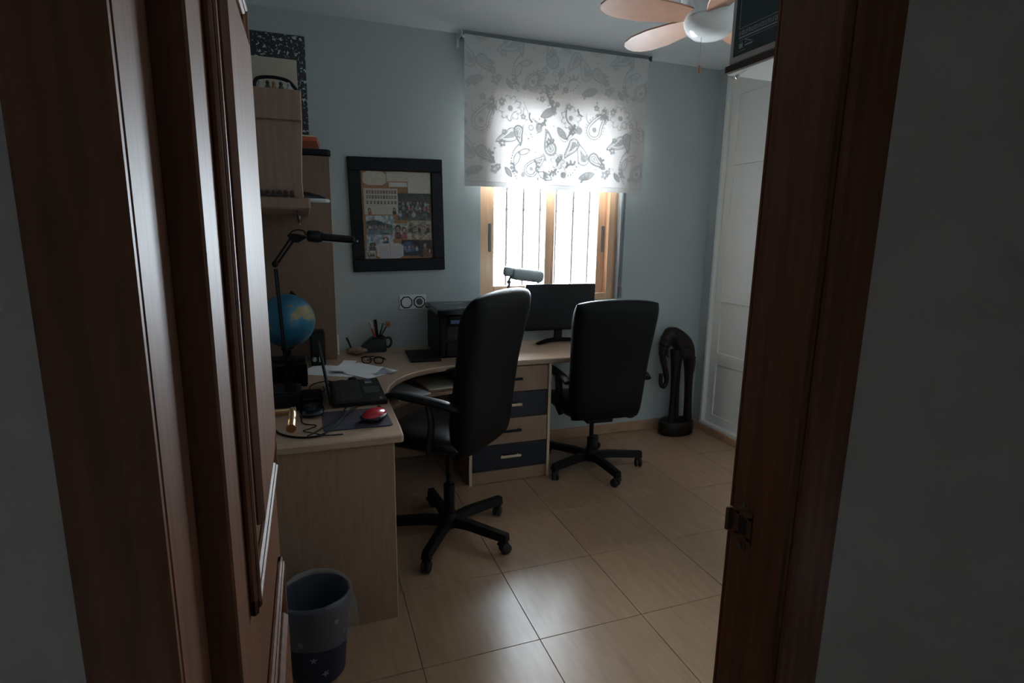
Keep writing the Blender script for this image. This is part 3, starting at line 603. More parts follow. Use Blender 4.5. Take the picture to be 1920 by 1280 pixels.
# ================================================================== PINBOARD
pb = thing('pinboard', 'black framed cork board filled with photographs, hung on the window wall', 'pinboard', (0.534, YW-0.001, 1.573), (0, R(-1.3), 0))
OW, OH, IW, IH = 0.2815, 0.336, 0.210, 0.260
for a in ((-OW, OW, IH, OH), (-OW, OW, -OH, -IH), (-OW, -IW, -IH, IH), (IW, OW, -IH, IH)): box('frame_rail', FRAMEB, a[0], a[1], -0.030, 0, a[2], a[3], 0.004, pb)
box('cork_sheet', CORK, -IW, IW, -0.012, -0.002, -IH, IH, 0, pb)
def picture(kind, nx, nz):
    u, v = np.meshgrid(np.linspace(0, 1, nx), np.linspace(1, 0, nz)); c = np.zeros((nz, nx, 3)); noise = rng.random((nz, nx, 1))
    def paint(m, col): c[m] = np.array(col)*(0.75+0.5*rng.random())
    def person(x, y, s_, cloth):
        paint(((u-x)/(1.15*s_))**2+((v-(y+2.6*s_))/(2.0*s_))**2 < 1, cloth); paint(((u-x)/(0.95*s_))**2+((v-(y-0.15*s_))/(1.2*s_))**2 < 1, (0.03, 0.018, 0.012)); paint(((u-x)/(0.6*s_))**2+((v-(y+0.15*s_))/(0.85*s_))**2 < 1, (0.42, 0.24, 0.17))
    cl = [(0.30, 0.30, 0.32), (0.06, 0.07, 0.14), (0.35, 0.10, 0.08), (0.04, 0.04, 0.05), (0.16, 0.22, 0.30), (0.42, 0.38, 0.32)]
    if kind == 'paper': c[:] = (0.50, 0.44, 0.36)
    elif kind == 'white': c[:] = (0.56, 0.52, 0.48)
    elif kind == 'note':
        c[:] = (0.52, 0.46, 0.46); c[(np.sin(v*60) > 0.72) & (np.abs(u-0.5) > 0.06) & (np.abs(u-0.5) < 0.42) & (v > .12) & (v < .88)] = (0.36, 0.33, 0.35); c[np.abs(u-0.5) < 0.012] = (0.38, 0.34, 0.34)
    elif kind == 'class':
        c[:] = (0.48, 0.42, 0.34)
        for row, n in ((0.14, 11), (0.33, 11), (0.53, 9)):
            for k in range(n):
                x = 0.10+0.82*k/(n-1)
                paint((np.abs(u-x) < 0.028) & (np.abs(v-row) < 0.06), (0.10, 0.08, 0.075)); paint((np.abs(u-x) < 0.013) & (np.abs(v-row+0.005) < 0.025), (0.40, 0.25, 0.19))
        person(0.15, 0.82, 0.05, cl[2]); person(0.88, 0.80, 0.05, cl[3])
    elif kind == 'group':
        c[:] = (0.05, 0.055, 0.04); c[v > 0.75] = (0.10, 0.09, 0.08)
        for row, n, s_ in ((0.33, 9, 0.032), (0.48, 8, 0.038), (0.66, 5, 0.05)):
            for k in range(n): person(0.07+0.86*k/(n-1)+rng.normal()*0.015, row, s_, cl[rng.integers(6)])
    elif kind == 'beach':
        c[:] = (0.36, 0.40, 0.42); m = v > 0.36-0.14*np.sin(u*4.5+0.4); c[m] = (0.07, 0.09, 0.08); c[v > 0.66] = (0.13, 0.18, 0.19)
        for k in range(7): person(0.12+0.115*k, 0.50+0.03*(k % 2), 0.042, cl[rng.integers(6)])
    elif kind == 'faces':
        c[:] = (0.38, 0.34, 0.30)
        person(0.36, 0.36, 0.20, (0.22, 0.08, 0.07)); person(0.76, 0.44, 0.16, (0.32, 0.06, 0.06))
    elif kind == 'sepia':
        c[:] = (0.36, 0.29, 0.20)
        for k in range(5): person(0.14+0.18*k, 0.30+0.09*(k % 2), 0.075, [(0.06, 0.05, 0.04), (0.30, 0.22, 0.15)][k % 2])
        for k in range(3): person(0.25+0.26*k, 0.68, 0.07, (0.34, 0.27, 0.19))
    elif kind == 'portrait':
        c[:] = (0.34, 0.38, 0.42); person(0.72, 0.28, 0.11, (0.08, 0.10, 0.15)); person(0.22, 0.66, 0.12, (0.10, 0.08, 0.08))
    elif kind == 'mono':
        c[:] = (0.46, 0.42, 0.37)
        for k in range(3): person(0.22+0.28*k, 0.35, 0.10, (0.06, 0.05, 0.05))
    elif kind == 'night':
        c[:] = (0.02, 0.02, 0.03); m = ((u-0.35)/0.35)**2+((v-0.45)/0.35)**2 < 1; c[m] = (0.06, 0.09, 0.18)
        for k in range(4): person(0.18+0.21*k, 0.42, 0.065, [(0.10, 0.13, 0.24), (0.30, 0.30, 0.32)][k == 3])
    elif kind == 'dusk':
        c[:] = (0.035, 0.022, 0.018); person(0.45, 0.30, 0.17, (0.20, 0.08, 0.05)); person(0.8, 0.62, 0.13, (0.16, 0.07, 0.05))
    if kind not in ('paper', 'white', 'note', 'class'):
        g = rng.random((nz//5+2, nx//5+2, 3)); yy, xx = np.arange(nz)//5, np.arange(nx)//5
        c = c*(0.5+0.85*g[yy][:, xx][:, :, :1]+0.12*g[yy][:, xx])
        for _ in range(1): c = (c+np.roll(c, 1, 0)+np.roll(c, -1, 0)+np.roll(c, 1, 1)+np.roll(c, -1, 1))/5
        c = c*0.85+c.mean(2, keepdims=True)*0.15
    return np.clip(c*(0.80+0.40*noise), 0, 1)
def photo(name, kind, u0, u1, v0, v1, lay, rot=0.0, rnd=0.0, px=0.0026):
    wx, wz = (u1-u0)*2*IW, (v1-v0)*2*IH; nx, nz = max(6, int(wx/px)), max(6, int(wz/px))
    col = picture(kind, nx, nz); x, z = np.meshgrid(np.linspace(-wx/2, wx/2, nx), np.linspace(-wz/2, wz/2, nz)); col = col
    if rnd:
        e = np.maximum(0, np.abs(x)/(wx/2)+np.abs(z)/(wz/2)-(2-rnd)); x = x*(1-e*0.5); z = z*(1-e*0.5)
    vs = np.stack([x, 0*x, z], -1).reshape(-1, 3); k = nx*nz; ii = (np.arange(nz-1)[:, None]*nx+np.arange(nx-1)[None, :]).reshape(-1)
    fs = np.stack([ii, ii+1, ii+nx+1, ii+nx], -1).tolist()
    rim = list(range(nx))+[(j+1)*nx-1 for j in range(1, nz)]+[(nz-1)*nx+i for i in range(nx-2, -1, -1)]+[j*nx for j in range(nz-2, 0, -1)]
    vb = vs[rim]+np.array([0, 0.0008, 0]); n = len(rim)
    fs += [(rim[i], k+i, k+(i+1) % n, rim[(i+1) % n]) for i in range(n)]+[tuple(range(k, k+n))]
    me = bpy.data.meshes.new(name); me.from_pydata(np.vstack([vs, vb]).tolist(), [], fs)
    a = me.attributes.new('print', 'FLOAT_COLOR', 'POINT'); cc = np.ones((k+n, 4), np.float32); cc[:k, :3] = col.reshape(-1, 3); cc[k:, :3] = 0.5
    a.data.foreach_set('color', cc.reshape(-1)); me.materials.append(PHOTO)
    o = bpy.data.objects.new(name, me); C.objects.link(o); o.parent = pb
    o.location = (-IW+(u0+u1)/2*2*IW, -0.0135-0.0012*lay, IH-(v0+v1)/2*2*IH); o.rotation_euler = (0, R(rot), 0); return o
photo('paper_note', 'paper', 0.03, 0.35, 0.005, 0.16, 0, 1, 0.4); photo('paper_note', 'paper', 0.36, 0.66, 0.005, 0.115, 0); photo('paper_note', 'white', 0.39, 0.65, 0.125, 0.175, 1); photo('paper_note', 'paper', 0.66, 0.995, 0.01, 0.245, 1)
for i, a in enumerate((('class', 0.03, 0.51, 0.195, 0.49, 1), ('group', 0.50, 0.985, 0.245, 0.555, 0), ('beach', 0.045, 0.44, 0.50, 0.72, 0), ('faces', 0.41, 0.635, 0.59, 0.77, 1), ('sepia', 0.63, 0.985, 0.56, 0.78, 2), ('portrait', 0.035, 0.42, 0.722, 0.90, 0), ('mono', 0.02, 0.155, 0.905, 0.992, 1), ('night', 0.54, 0.81, 0.785, 0.97, 0), ('dusk', 0.80, 0.985, 0.79, 0.985, 1))): photo('photograph', *a, rot=(0, 0.5, -1, 0.5, 0, 1, 0, 0, -1)[i])
photo('booklet', 'note', 0.175, 0.56, 0.82, 0.995, 2, 0, 0.35)

# ------------------------------------------------------------------ wall socket
sk = thing('wall_socket', 'white double wall socket plate with black octagonal rims', 'socket', (0.618, YW, 1.038), (0, R(-0.5), 0))
box('plate', WHITEP, -0.086, 0.086, -0.008, 0, -0.047, 0.047, 0.003, sk)
for s_ in (-1, 1):
    pts = [(0.040*math.cos(R(22.5+45*k)), 0.040*math.sin(R(22.5+45*k))) for k in range(8)]; pin = [(a*0.82, b*0.82) for a, b in pts]
    MB().prism(pts, 0, 0.003, M=T(s_*0.041, -0.008, 0) @ RX(90), c=0.0006).build('rim', BLACKP, sk, smooth=False)
    cv = MB().prism(pin, 0.0, 0.0045, M=T(s_*0.041, -0.008, 0) @ RX(90), c=0.0006).build('cover', WHITEP, sk, smooth=False)
    if s_ > 0:
        MB().lathe([(0, 0), (0.021, 0), (0.021, 0.0008), (0, 0.0008)], 20, M=T(0.041, -0.0125, 0.003) @ RX(90)).build('socket_well', mat('socket_shadow_grey', (0.10, 0.10, 0.10), 0.5, var=0.2), cv)
        for q in (-0.009, 0.009): MB().lathe([(0, 0), (0.003, 0), (0.003, 0.001), (0, 0.001)], 10, M=T(0.041+q, -0.0133, 0.003) @ RX(90)).build('hole', RUBBER, cv)

# ================================================================== OFFICE CHAIRS
def office_chair(name, label, hub, phi, lift, base_rot):
    t = thing(name, label, 'chair', (hub[0], hub[1], 0), (0, 0, R(phi)), 'black high-back office chairs')
    h = lift
    def bfn(u, v, s_):                                       # v -1 bottom .. 1 top
        k = (v+1)/2; W = 0.226+0.040*k; x = u*W*(1-0.05*abs(v)**8); z = 0.388+h+0.722*k*(1-0.016*abs(u)**4) + 0.014*(1-u*u)*max(0, v)**4
        rear = -0.250-0.03*k-0.060*k*k-0.035*max(0, k-0.55)**1.0
        bulge = 0.062+0.020*math.exp(-((k-0.84)/0.13)**2)+0.012*math.exp(-((k-0.25)/0.16)**2)
        wrap = 0.028*u*u
        return (x, rear+0.058+wrap*0.5+(bulge if s_ > 0 else 0.055)*s_, z)
    MB().pad(bfn, 26, 36, 10).build('backrest', LEATHER, t, weld=True, angle=80)
    def sfn(u, v, s_):
        x = u*0.250*(1-0.08*abs(v)**5); y = 0.060+v*0.260*(1-0.07*abs(u)**5)
        return (x, y, 0.420+h-0.035*max(0, v)**3*1.0+0.012*u*u+(0.058 if s_ > 0 else 0.045)*s_)
    MB().pad(sfn, 22, 22, 6).build('seat', SEATL, t, weld=True, angle=80)
    for s_ in (-1, 1):
        am = MB(); P = curve([(s_*0.258, 0.17, 0.640+h), (s_*0.264, 0.10, 0.656+h), (s_*0.264, -0.05, 0.652+h), (s_*0.262, -0.15, 0.645+h), (s_*0.258, -0.205, 0.630+h)], 8)
        rs = [0.020+0.007*math.sin(math.pi*i/32) for i in range(len(P))]; rs[0] = 0.010
        am.tube(P, rs, 12, flat=(0.65, 1.25)); am.tube(curve([(s_*0.262, -0.06, 0.645+h), (s_*0.262, -0.075, 0.56+h), (s_*0.258, -0.06, 0.46+h), (s_*0.225, -0.04, 0.392+h)], 5), 0.019, 10, flat=(0.65, 1.2)); am.build('armrest', BLACKP, t)
    ml = MB(); ml.box(-0.09, 0.09, -0.12, 0.12, 0.335+h, 0.378+h, 0.008); ml.build('tilt_mechanism', BLACKP, t, smooth=False)
    lv = MB(); lv.tube([(0.06, -0.04, 0.352+h), (0.21, -0.06, 0.348+h)], 0.005, 8); lv.ball((0.235, -0.063, 0.345+h), (0.032, 0.015, 0.012), 12, 8); lv.build('lever', BLACKP, t)
    kb = MB(); kb.lathe([(0, -0.02), (0.026, -0.02), (0.03, 0), (0.026, 0.02), (0, 0.02)], 14, M=T(0, 0.15, 0.325+h) @ RX(90)); kb.tube([(0, 0.10, 0.345+h), (0, 0.14, 0.33+h)], 0.012, 8); kb.build('tension_knob', BLACKP, t)
    gl = MB(); gl.lathe([(0, 0.07), (0.027, 0.07), (0.027, 0.20+h*0.6), (0.014, 0.205+h*0.6), (0.014, 0.345+h), (0, 0.345+h)], 18); gl.build('gas_lift', BLACKP, t)
    MB().lathe([(0, 0.045), (0.030, 0.045), (0.042, 0.06), (0.045, 0.10), (0.034, 0.125), (0, 0.125)], 20).build('hub', BLACKP, t)
    for k in range(5):
        A = RZ(base_rot-phi+72*k)
        lg = MB(); sec = [(0.030, 0.082, 0.024, 0.022), (0.12, 0.090, 0.023, 0.021), (0.325, 0.084, 0.021, 0.019), (0.335, 0.083, 0.020, 0.018)]; vs = []
        for r, z, hw_, hh in sec: vs += [(r, -hw_, z-hh), (r, hw_, z-hh), (r, hw_*0.72, z+hh), (r, -hw_*0.72, z+hh)]
        fs = [(0, 1, 2, 3), (12, 15, 14, 13)]
        for j in range(3): fs += [(j*4+q, j*4+(q+1) % 4, j*4+4+(q+1) % 4, j*4+4+q) for q in range(4)]
        lg.add(vs, fs, A); lo = lg.build('base_leg', BLACKP, t, smooth=False)
        ca = A @ T(0.315, 0, 0) @ RZ(35+50*k)
        cs = MB(); cs.tube([(0, 0, 0.070), (0, 0, 0.04)], 0.010, 8, M=ca); cs.tube([(-0.02, 0, 0.0268+0.004), (-0.012, 0, 0.055), (0.012, 0, 0.058), (0.028, 0, 0.045)], 0.012, 8, flat=(0.6, 1.6), up=(0, 0, 1), M=ca); cso = cs.build('caster', BLACKP, t)
        for q in (-1, 1): MB().lathe([(0, -0.008), (0.020, -0.008), (0.0262, -0.005), (0.0268, 0.004), (0.022, 0.008), (0, 0.009)], 18, M=ca @ T(-0.008, q*0.013, 0.027) @ RX(-90*q)).build('wheel', RUBBER, cso)
    return t
office_chair('office_chair', 'black high-back office chair turned to the laptop, nearer the door', (0.598, 2.500), 45, 0.118, 22)
office_chair('office_chair', 'black high-back office chair facing the monitor, beside the elephant sculpture', (1.660, 3.030), -4, 0.0, -88)

# ================================================================== MONITOR, PRINTER AND DESK LAMP UNDER THE WINDOW
mo = thing('monitor', 'wide black computer monitor on a forked stand under the window', 'monitor', (1.603, 3.435, TOP))
box('case', BLACKP, -0.256, 0.258, 0.0, 0.030, 0.085, 0.398, 0.006, mo); box('display', SCREEN, -0.246, 0.248, -0.0015, 0.001, 0.105, 0.388, 0, mo); box('rear_bulge', BLACKP, -0.13, 0.13, 0.028, 0.055, 0.12, 0.33, 0.012, mo)
box('neck', BLACKP, -0.030, 0.026, 0.018, 0.040, 0.010, 0.16, 0.004, mo)
for s_ in (-1, 1):
    lg = MB(); lg.tube([(0, 0.045, 0.014), (s_*0.09, 0.01, 0.014), (s_*0.185, -0.050, 0.007)], [0.020, 0.019, 0.011], 8, flat=(0.6, 1.6)); lg.build('stand_foot', BLACKP, mo)
pr = thing('printer', 'black multifunction printer standing by the wall, partly behind the chair', 'printer', (0.70, 3.14, TOP))
bdy = MB(); bdy.box(0, 0.40, 0.01, 0.36, 0.0, 0.245, 0.010); bdy.build('body', BLACKP, pr, smooth=False)
MB().box(-0.012, 0.412, -0.012, 0.372, 0.252, 0.292, 0.008).build('scanner_lid', BLACKG, pr, smooth=False)
cp = MB(); cp.prism([(-0.03, 0.252), (0.012, 0.252), (0.012, 0.196), (0.0, 0.190)], 0.05, 0.39, M=Matrix(((0, 0, 1, 0), (1, 0, 0, 0), (0, 1, 0, 0), (0, 0, 0, 1)))); cpo = cp.build('control_panel', BLACKG, pr, smooth=False)
box('output_slot', RUBBER, 0.05, 0.39, 0.0085, 0.011, 0.11, 0.185, 0, pr); box('paper_tray', BLACKP, 0.04, 0.39, 0.0, 0.02, 0.012, 0.095, 0.004, pr)
PBLUE = mat('blue_grey_print', (0.10, 0.14, 0.26), 0.4, var=0.3, vscale=60)
ps = MB(); ps.box(0.06, 0.26, -0.0022, -0.0005, 0.205, 0.226, 0, M=T(0, -0.022, 0.004) @ RX(0)); ps.build('display_strip', PBLUE, pr, smooth=False)
PWH = mat('white_print', (0.6, 0.62, 0.64), 0.5, var=0.3, vscale=200)
for (xa, xb, ya, yb) in ((0.165, 0.21, 0.255, 0.275), (0.165, 0.19, 0.055, 0.068), (0.13, 0.15, 0.055, 0.066), (0.08, 0.155, 0.26, 0.268)):
    lm = MB()
    x = xa
    while x < xb: lm.box(x, min(xb, x+0.004), ya, yb, 0.292, 0.2925); x += 0.0055
    lm.build('lid_marking', PWH, pr, smooth=False)
dl = thing('window_lamp', 'cylindrical lamp head, window glare in its pale colour, on an arm in front of the window', 'lamp', (1.165, 3.34, TOP))
M_ = T(0.125, 0, 0.478) @ RY(7)
LAMP_GLARE = mat('lamp_head_glare_tint', (0.45, 0.54, 0.56), 0.45, var=0.05)  # base colour lightened to carry the window glare on the lamp head
hm = MB(); hm.lathe([(0, -0.13), (0.026, -0.13), (0.030, -0.122), (0.030, -0.095), (0.026, -0.080)], 20, M=M_ @ RY(90)); hm.lathe([(0.030, -0.08), (0.043, -0.075), (0.046, -0.04), (0.046, 0.115), (0.040, 0.125), (0.034, 0.12), (0, 0.118)], 24, M=M_ @ T(0, 0, -0.008) @ RY(90), flat=(0.85, 1)); hm.build('lamp_head', LAMP_GLARE, dl)
nm = MB(); nm.tube(curve([(0.04, 0, 0.462), (0.026, 0, 0.430), (0.031, 0, 0.41), (0.02, 0, 0.38), (0.005, 0.0, 0.20), (0.0, 0.0, 0.02)], 6), 0.008, 8); nm.ball((0.027, 0, 0.425), 0.014, 10, 8); nm.build('arm', GREYM, dl)
MB().lathe([(0, 0), (0.048, 0), (0.048, 0.012), (0.02, 0.022), (0, 0.024)], 24).build('base', GREYM, dl)

# ================================================================== ELEPHANT SCULPTURE
el = thing('elephant_sculpture', 'tall dark carved wooden elephant with stilt-like legs and hooked trunk', 'sculpture', (2.585, 3.40, 0))
bd = MB(); bx, by = 2.585, 0.0
def pt(x, z, y=0.0): return (x-bx, y, z)
bd.tube(curve([pt(2.455, 0.735), pt(2.475, 0.765), pt(2.53, 0.745), pt(2.60, 0.690), pt(2.655, 0.620), pt(2.672, 0.575)], 5), [0.030, 0.038, 0.048, 0.052, 0.056, 0.060, 0.062, 0.064, 0.066, 0.067, 0.068, 0.069, 0.070, 0.070, 0.070, 0.069, 0.067, 0.064, 0.060, 0.056, 0.050, 0.046, 0.042, 0.038, 0.032, 0.026], 16, flat=(1.0, 0.85))
bd.tube(curve([pt(2.60, 0.66), pt(2.605, 0.61), pt(2.60, 0.575)], 5), [0.075]*6+[0.06]*5, 14, flat=(0.8, 1.0), up=(0, 1, 0))
bd.tube(curve([pt(2.490, 0.760), pt(2.452, 0.735), pt(2.428, 0.680), pt(2.420, 0.625), pt(2.440, 0.545), pt(2.466, 0.465), pt(2.470, 0.405), pt(2.447, 0.374), pt(2.424, 0.400), pt(2.419, 0.478)], 6), [0.045]*4+[0.050]*4+[0.044]*4+[0.036]*3+[0.030]*4+[0.024]*6+[0.021]*8+[0.018]*10+[0.016]*12, 12)
for (xa, za, xb, zb, y, r0, r1, r2) in ((2.508, 0.66, 2.512, 0.10, -0.034, 0.040, 0.019, 0.024), (2.588, 0.62, 2.602, 0.10, 0.034, 0.034, 0.020, 0.025), (2.640, 0.60, 2.668, 0.10, -0.032, 0.046, 0.025, 0.029), (2.675, 0.60, 2.705, 0.10, 0.034, 0.040, 0.022, 0.026)):
    P = [pt(xa+(xb-xa)*k/8, za+(zb-za)*k/8, y) for k in range(9)]; bd.tube(P, [r0, r0*0.85, r0*0.66, r1*1.1, r1, r1, r1*1.05, r2*0.95, r2], 12)
bo = bd.build('body', DARKWOOD, el)
rm = bo.modifiers.new('fuse', 'REMESH'); rm.mode = 'VOXEL'; rm.voxel_size = 0.004; rm.use_smooth_shade = True
sm = bo.modifiers.new('soften', 'SMOOTH'); sm.factor = 0.5; sm.iterations = 3
for s_ in (-1, 1):
    MB().prism([(-0.085, 0.795), (-0.05, 0.80), (-0.020, 0.77), (-0.012, 0.70), (-0.035, 0.655), (-0.065, 0.69), (-0.09, 0.74)], 0, 0.010, M=T(0, s_*0.058, 0) @ RZ(s_*6) @ RX(90), c=0.003).build('ear', DARKWOOD, el)
    MB().tube(curve([pt(2.445, 0.66, s_*0.025), pt(2.438, 0.625, s_*0.035), pt(2.455, 0.600, s_*0.034)], 4), [0.010]*3+[0.008]*3+[0.006]*2+[0.003], 8).build('tusk', DARKWOOD, el)
MB().tube(curve([pt(2.692, 0.62), pt(2.715, 0.55), pt(2.708, 0.47)], 4), [0.008]*5+[0.006]*4, 8).build('tail', DARKWOOD, el)
MB().lathe([(0, 0), (0.140, 0), (0.146, 0.006), (0.146, 0.095), (0.138, 0.104), (0, 0.104)], 36, flat=(0.98, 0.62)).build('base', DARKWOOD, el)

# ================================================================== ON THE DESK
lp = thing('laptop', 'open black laptop facing the nearer chair on the left desk wing', 'laptop', (0.068, 2.53, TOP))
box('base', BLACKP, 0.0, 0.226, -0.187, 0.187, 0.004, 0.024, 0.004, lp)
KEY = mat('laptop_key', (0.016, 0.016, 0.017), 0.5, var=0.2)
kk = MB()
for r in range(6):
    for c in range(14):
        kk.box(0.018+r*0.0185, 0.018+r*0.0185+0.0155, -0.165+c*0.0237, -0.165+c*0.0237+0.0205, 0.024, 0.0262, 0.0008)
ko = kk.build('keyboard', KEY, lp, smooth=False); ko['kind'] = 'stuff'
box('touchpad', BLACKG, 0.142, 0.212, -0.065, 0.040, 0.0238, 0.0246, 0.0002, lp)
for k in range(2): box('palm_sticker', STEEL if k == 0 else PBLUE, 0.160+k*0.0, 0.190, 0.10+k*0.04, 0.13+k*0.04, 0.0238, 0.0244, 0, lp)
box('palm_badge', STEEL, 0.196, 0.206, -0.170, -0.140, 0.0238, 0.0244, 0, lp)
sc = MB(); sc.box(-0.007, 0, -0.187, 0.187, 0, 0.212, 0.003, M=T(-0.004, 0, 0.016) @ RY(-8)); so = sc.build('lid', BLACKP, lp, smooth=False)
MB().box(0.0, 0.0012, -0.176, 0.176, 0.012, 0.202, 0, M=T(-0.004, 0, 0.016) @ RY(-8)).build('display', SCREEN, so, smooth=False)
for s_ in (-1, 1): MB().tube([(-0.003, s_*0.13, 0.016), (-0.003, s_*0.16, 0.016)], 0.007, 10).build('hinge', BLACKP, lp)
tag(MB().prism([(-0.125, -0.105), (-0.115, -0.115), (0.115, -0.118), (0.127, -0.108), (0.124, 0.105), (0.114, 0.115), (-0.116, 0.118), (-0.126, 0.108)], 0, 0.004, c=0.001).build('mouse_pad', mat('navy_mouse_pad', (0.020, 0.022, 0.045), 0.8, col2=(0.035, 0.018, 0.035), vscale=14), smooth=False), 'dark navy mouse pad near the end of the desk', 'mouse pad').location = (0.150, 2.185, TOP)
for (x, y, r) in ((0.005, -0.035, 0.020), (0.095, -0.06, 0.010)): MB().lathe([(r*0.8, 0), (r, 0), (r, 0.0004), (r*0.8, 0.0004)], 24, c=(x, y, 0.0039), flat=(1, 0.8)).build('printed_ring', mat('pink_pad_print', (0.12, 0.05, 0.07), 0.8, var=0.2), bpy.data.objects['mouse_pad'])
ms = thing('mouse', 'glossy red and black computer mouse on the navy pad', 'mouse', (0.220, 2.155, TOP+0.0045), (0, 0, R(-32)))
ms.scale = (1.2, 1.2, 1.15)
mb_ = MB().ball((0, 0, 0), 1.0, 24, 16); mb_.v = [(0.036*x*(1-0.12*y), 0.058*y, 0.012+(0.027*z*(1-0.15*y) if z > 0 else 0.009*z)) for x, y, z in mb_.v]
mb_.build('shell', REDP, ms, weld=True, angle=80)
mb_ = MB().ball((0, 0, 0), 1.0, 24, 10); mb_.v = [(0.0400*x*(1-0.12*y), 0.056*y-0.005, 0.0140+0.0135*z) for x, y, z in mb_.v]
mb_.build('side_band', BLACKP, ms, weld=True, angle=80)
MB().lathe([(0, -0.004), (0.008, -0.004), (0.008, 0.004), (0, 0.004)], 14, M=T(0, 0.030, 0.031) @ RY(90)).build('scroll_wheel', RUBBER, ms)
# cables
def cable(name, label, pts, r, m=BLACKP):
    o = MB().tube(curve(pts, 8), r, 8).build(name, m); return tag(o, label, 'cable', 'cables on the desk')
zc = TOP+0.004
cable('power_cable', 'thick black cable looping along the near end of the desk', [(-0.16, 2.22, zc), (-0.13, 2.10, zc), (-0.07, 2.035, zc), (0.0, 2.02, zc+0.001), (0.045, 2.06, zc+0.006), (0.09, 2.16, zc+0.008), (0.13, 2.27, zc+0.008), (0.16, 2.325, zc+0.006)], 0.004)
cable('usb_cable', 'thin black cable crossing the mouse pad from the laptop', [(0.12, 2.335, zc), (0.105, 2.27, zc+0.004), (0.07, 2.18, zc+0.004), (0.03, 2.11, zc+0.004), (-0.01, 2.06, zc), (-0.03, 2.04, zc-0.001)], 0.0028)
cable('charger_cable', 'thin black cable curling behind the laptop screen', [(0.165, 2.765, zc), (0.13, 2.79, zc), (0.09, 2.775, zc), (0.06, 2.80, zc), (0.0, 2.76, zc), (-0.02, 2.70, zc), (-0.01, 2.64, zc), (0.04, 2.62, zc), (0.04, 2.70, zc)], 0.0026)
cable('lamp_cable', 'thin black cable bent in a zigzag beside the pad', [(-0.055, 2.26, zc), (-0.045, 2.18, zc), (0.0, 2.145, zc), (-0.02, 2.115, zc), (-0.045, 2.095, zc), (-0.01, 2.06, zc), (0.03, 2.028, zc-0.001), (0.09, 2.02, zc-0.001)], 0.0022)
tag(MB().box(-0.042, 0.042, -0.075, 0.075, 0, 0.030, 0.005).build('power_brick', BLACKP, smooth=False), 'black rectangular power brick right behind the laptop lid', 'power supply').location = (-0.012, 2.50, TOP)
cable('headset_cable', 'second thin black cable leaving the laptop side over the pad', [(0.165, 2.335, zc), (0.150, 2.285, zc+0.004), (0.115, 2.225, zc+0.004), (0.075, 2.15, zc+0.004), (0.050, 2.085, zc+0.004), (0.03, 2.045, zc)], 0.0022)
tag(MB().ball((0, 0, 0.012), (0.022, 0.014, 0.012), 14, 10).build('cable_knot', RUBBER), 'small bundled black cable coil behind the laptop keyboard', 'cable').location = (0.178, 2.765, TOP)
def cfn(u, v, s_): return (u*0.048*(1-0.25*v*v), v*0.080*(1-0.15*u*u), 0.016+0.016*s_)
tag(MB().pad(cfn, 14, 16, 3).build('glasses_case', BLACKG, weld=True, angle=80), 'flat black oval case lying behind the laptop lid', 'case').location = (-0.012, 2.31, TOP)
# speakers, boxes, globe, lamp
bxa = thing('subwoofer', 'black box speaker under the globe on the desk', 'speaker', (-0.140, 2.84, TOP))
box('cabinet', BLACKP, -0.115, 0.114, -0.11, 0.11, 0.004, 0.112, 0.006, bxa)
for i, (x, y) in enumerate(((-0.1, -0.09), (0.1, -0.09), (-0.1, 0.09), (0.1, 0.09))): MB().lathe([(0, 0), (0.010, 0), (0.010, 0.005), (0, 0.005)], 10, c=(x, y, 0)).build('foot', RUBBER, bxa)
MB().lathe([(0.045, 0), (0.05, 0.003), (0.055, 0)], 24, M=T(0, -0.11, 0.058) @ RX(90)).build('port_ring', RUBBER, bxa)
bxb = thing('telephone_base', 'dark low device box nearest the door handle on the desk', 'device', (-0.165, 2.44, TOP))
MB().prism([(-0.10, -0.085), (0.105, -0.085), (0.112, -0.075), (0.112, 0.085), (-0.10, 0.085)], 0, 0.075, c=0.006).build('body', BLACKP, bxb, smooth=False); box('top_cover', BLACKG, -0.09, 0.10, -0.075, 0.075, 0.074, 0.080, 0.002, bxb)
gb = thing('globe', 'blue terrestrial globe on a black stand on the box speaker', 'globe', (-0.105, 2.84, TOP+0.112))
tilt = RY(23); gz_ = 0.190; rg = 0.127
MB().lathe([(0, 0), (0.075, 0), (0.075, 0.008), (0.02, 0.020), (0.012, 0.03), (0.012, 0.05), (0, 0.05)], 28).build('base', BLACKP, gb)
MB().ball((0, 0, 0), rg, 48, 28).build('sphere', GLOBE, gb).location = (0, 0, gz_)
MB().tube([tuple(T(0, 0, gz_) @ RZ(62) @ tilt @ Vector((math.sin(a)*0.139, 0, math.cos(a)*0.139))) for a in [R(-2+184*k/28) for k in range(29)]], 0.005, 8, flat=(0.5, 1.4), up=(0, 1, 0)).build('meridian_arc', BLACKP, gb)
for s_ in (-1, 1): MB().tube([tuple(T(0, 0, gz_) @ RZ(62) @ tilt @ Vector((0, 0, s_*0.125))), tuple(T(0, 0, gz_) @ RZ(62) @ tilt @ Vector((0, 0, s_*0.146)))], 0.006, 10).build('pivot', BLACKP, gb)
la = thing('desk_lamp', 'black swing-arm desk lamp in front of the globe', 'lamp', (-0.115, 2.655, TOP))
lb_ = MB(); lb_.lathe([(0, 0), (0.055, 0), (0.055, 0.02), (0.015, 0.03), (0.012, 0.06), (0, 0.06)], 24); lb_.build('base', BLACKP, la)
lm = MB(); lm.tube([(0.0, 0, 0.05), (-0.020, -0.005, 0.56)], 0.0045, 8); lm.tube([(0.008, 0.008, 0.05), (-0.012, 0.006, 0.56)], 0.0035, 8); lm.build('lower_arm', BLACKP, la)
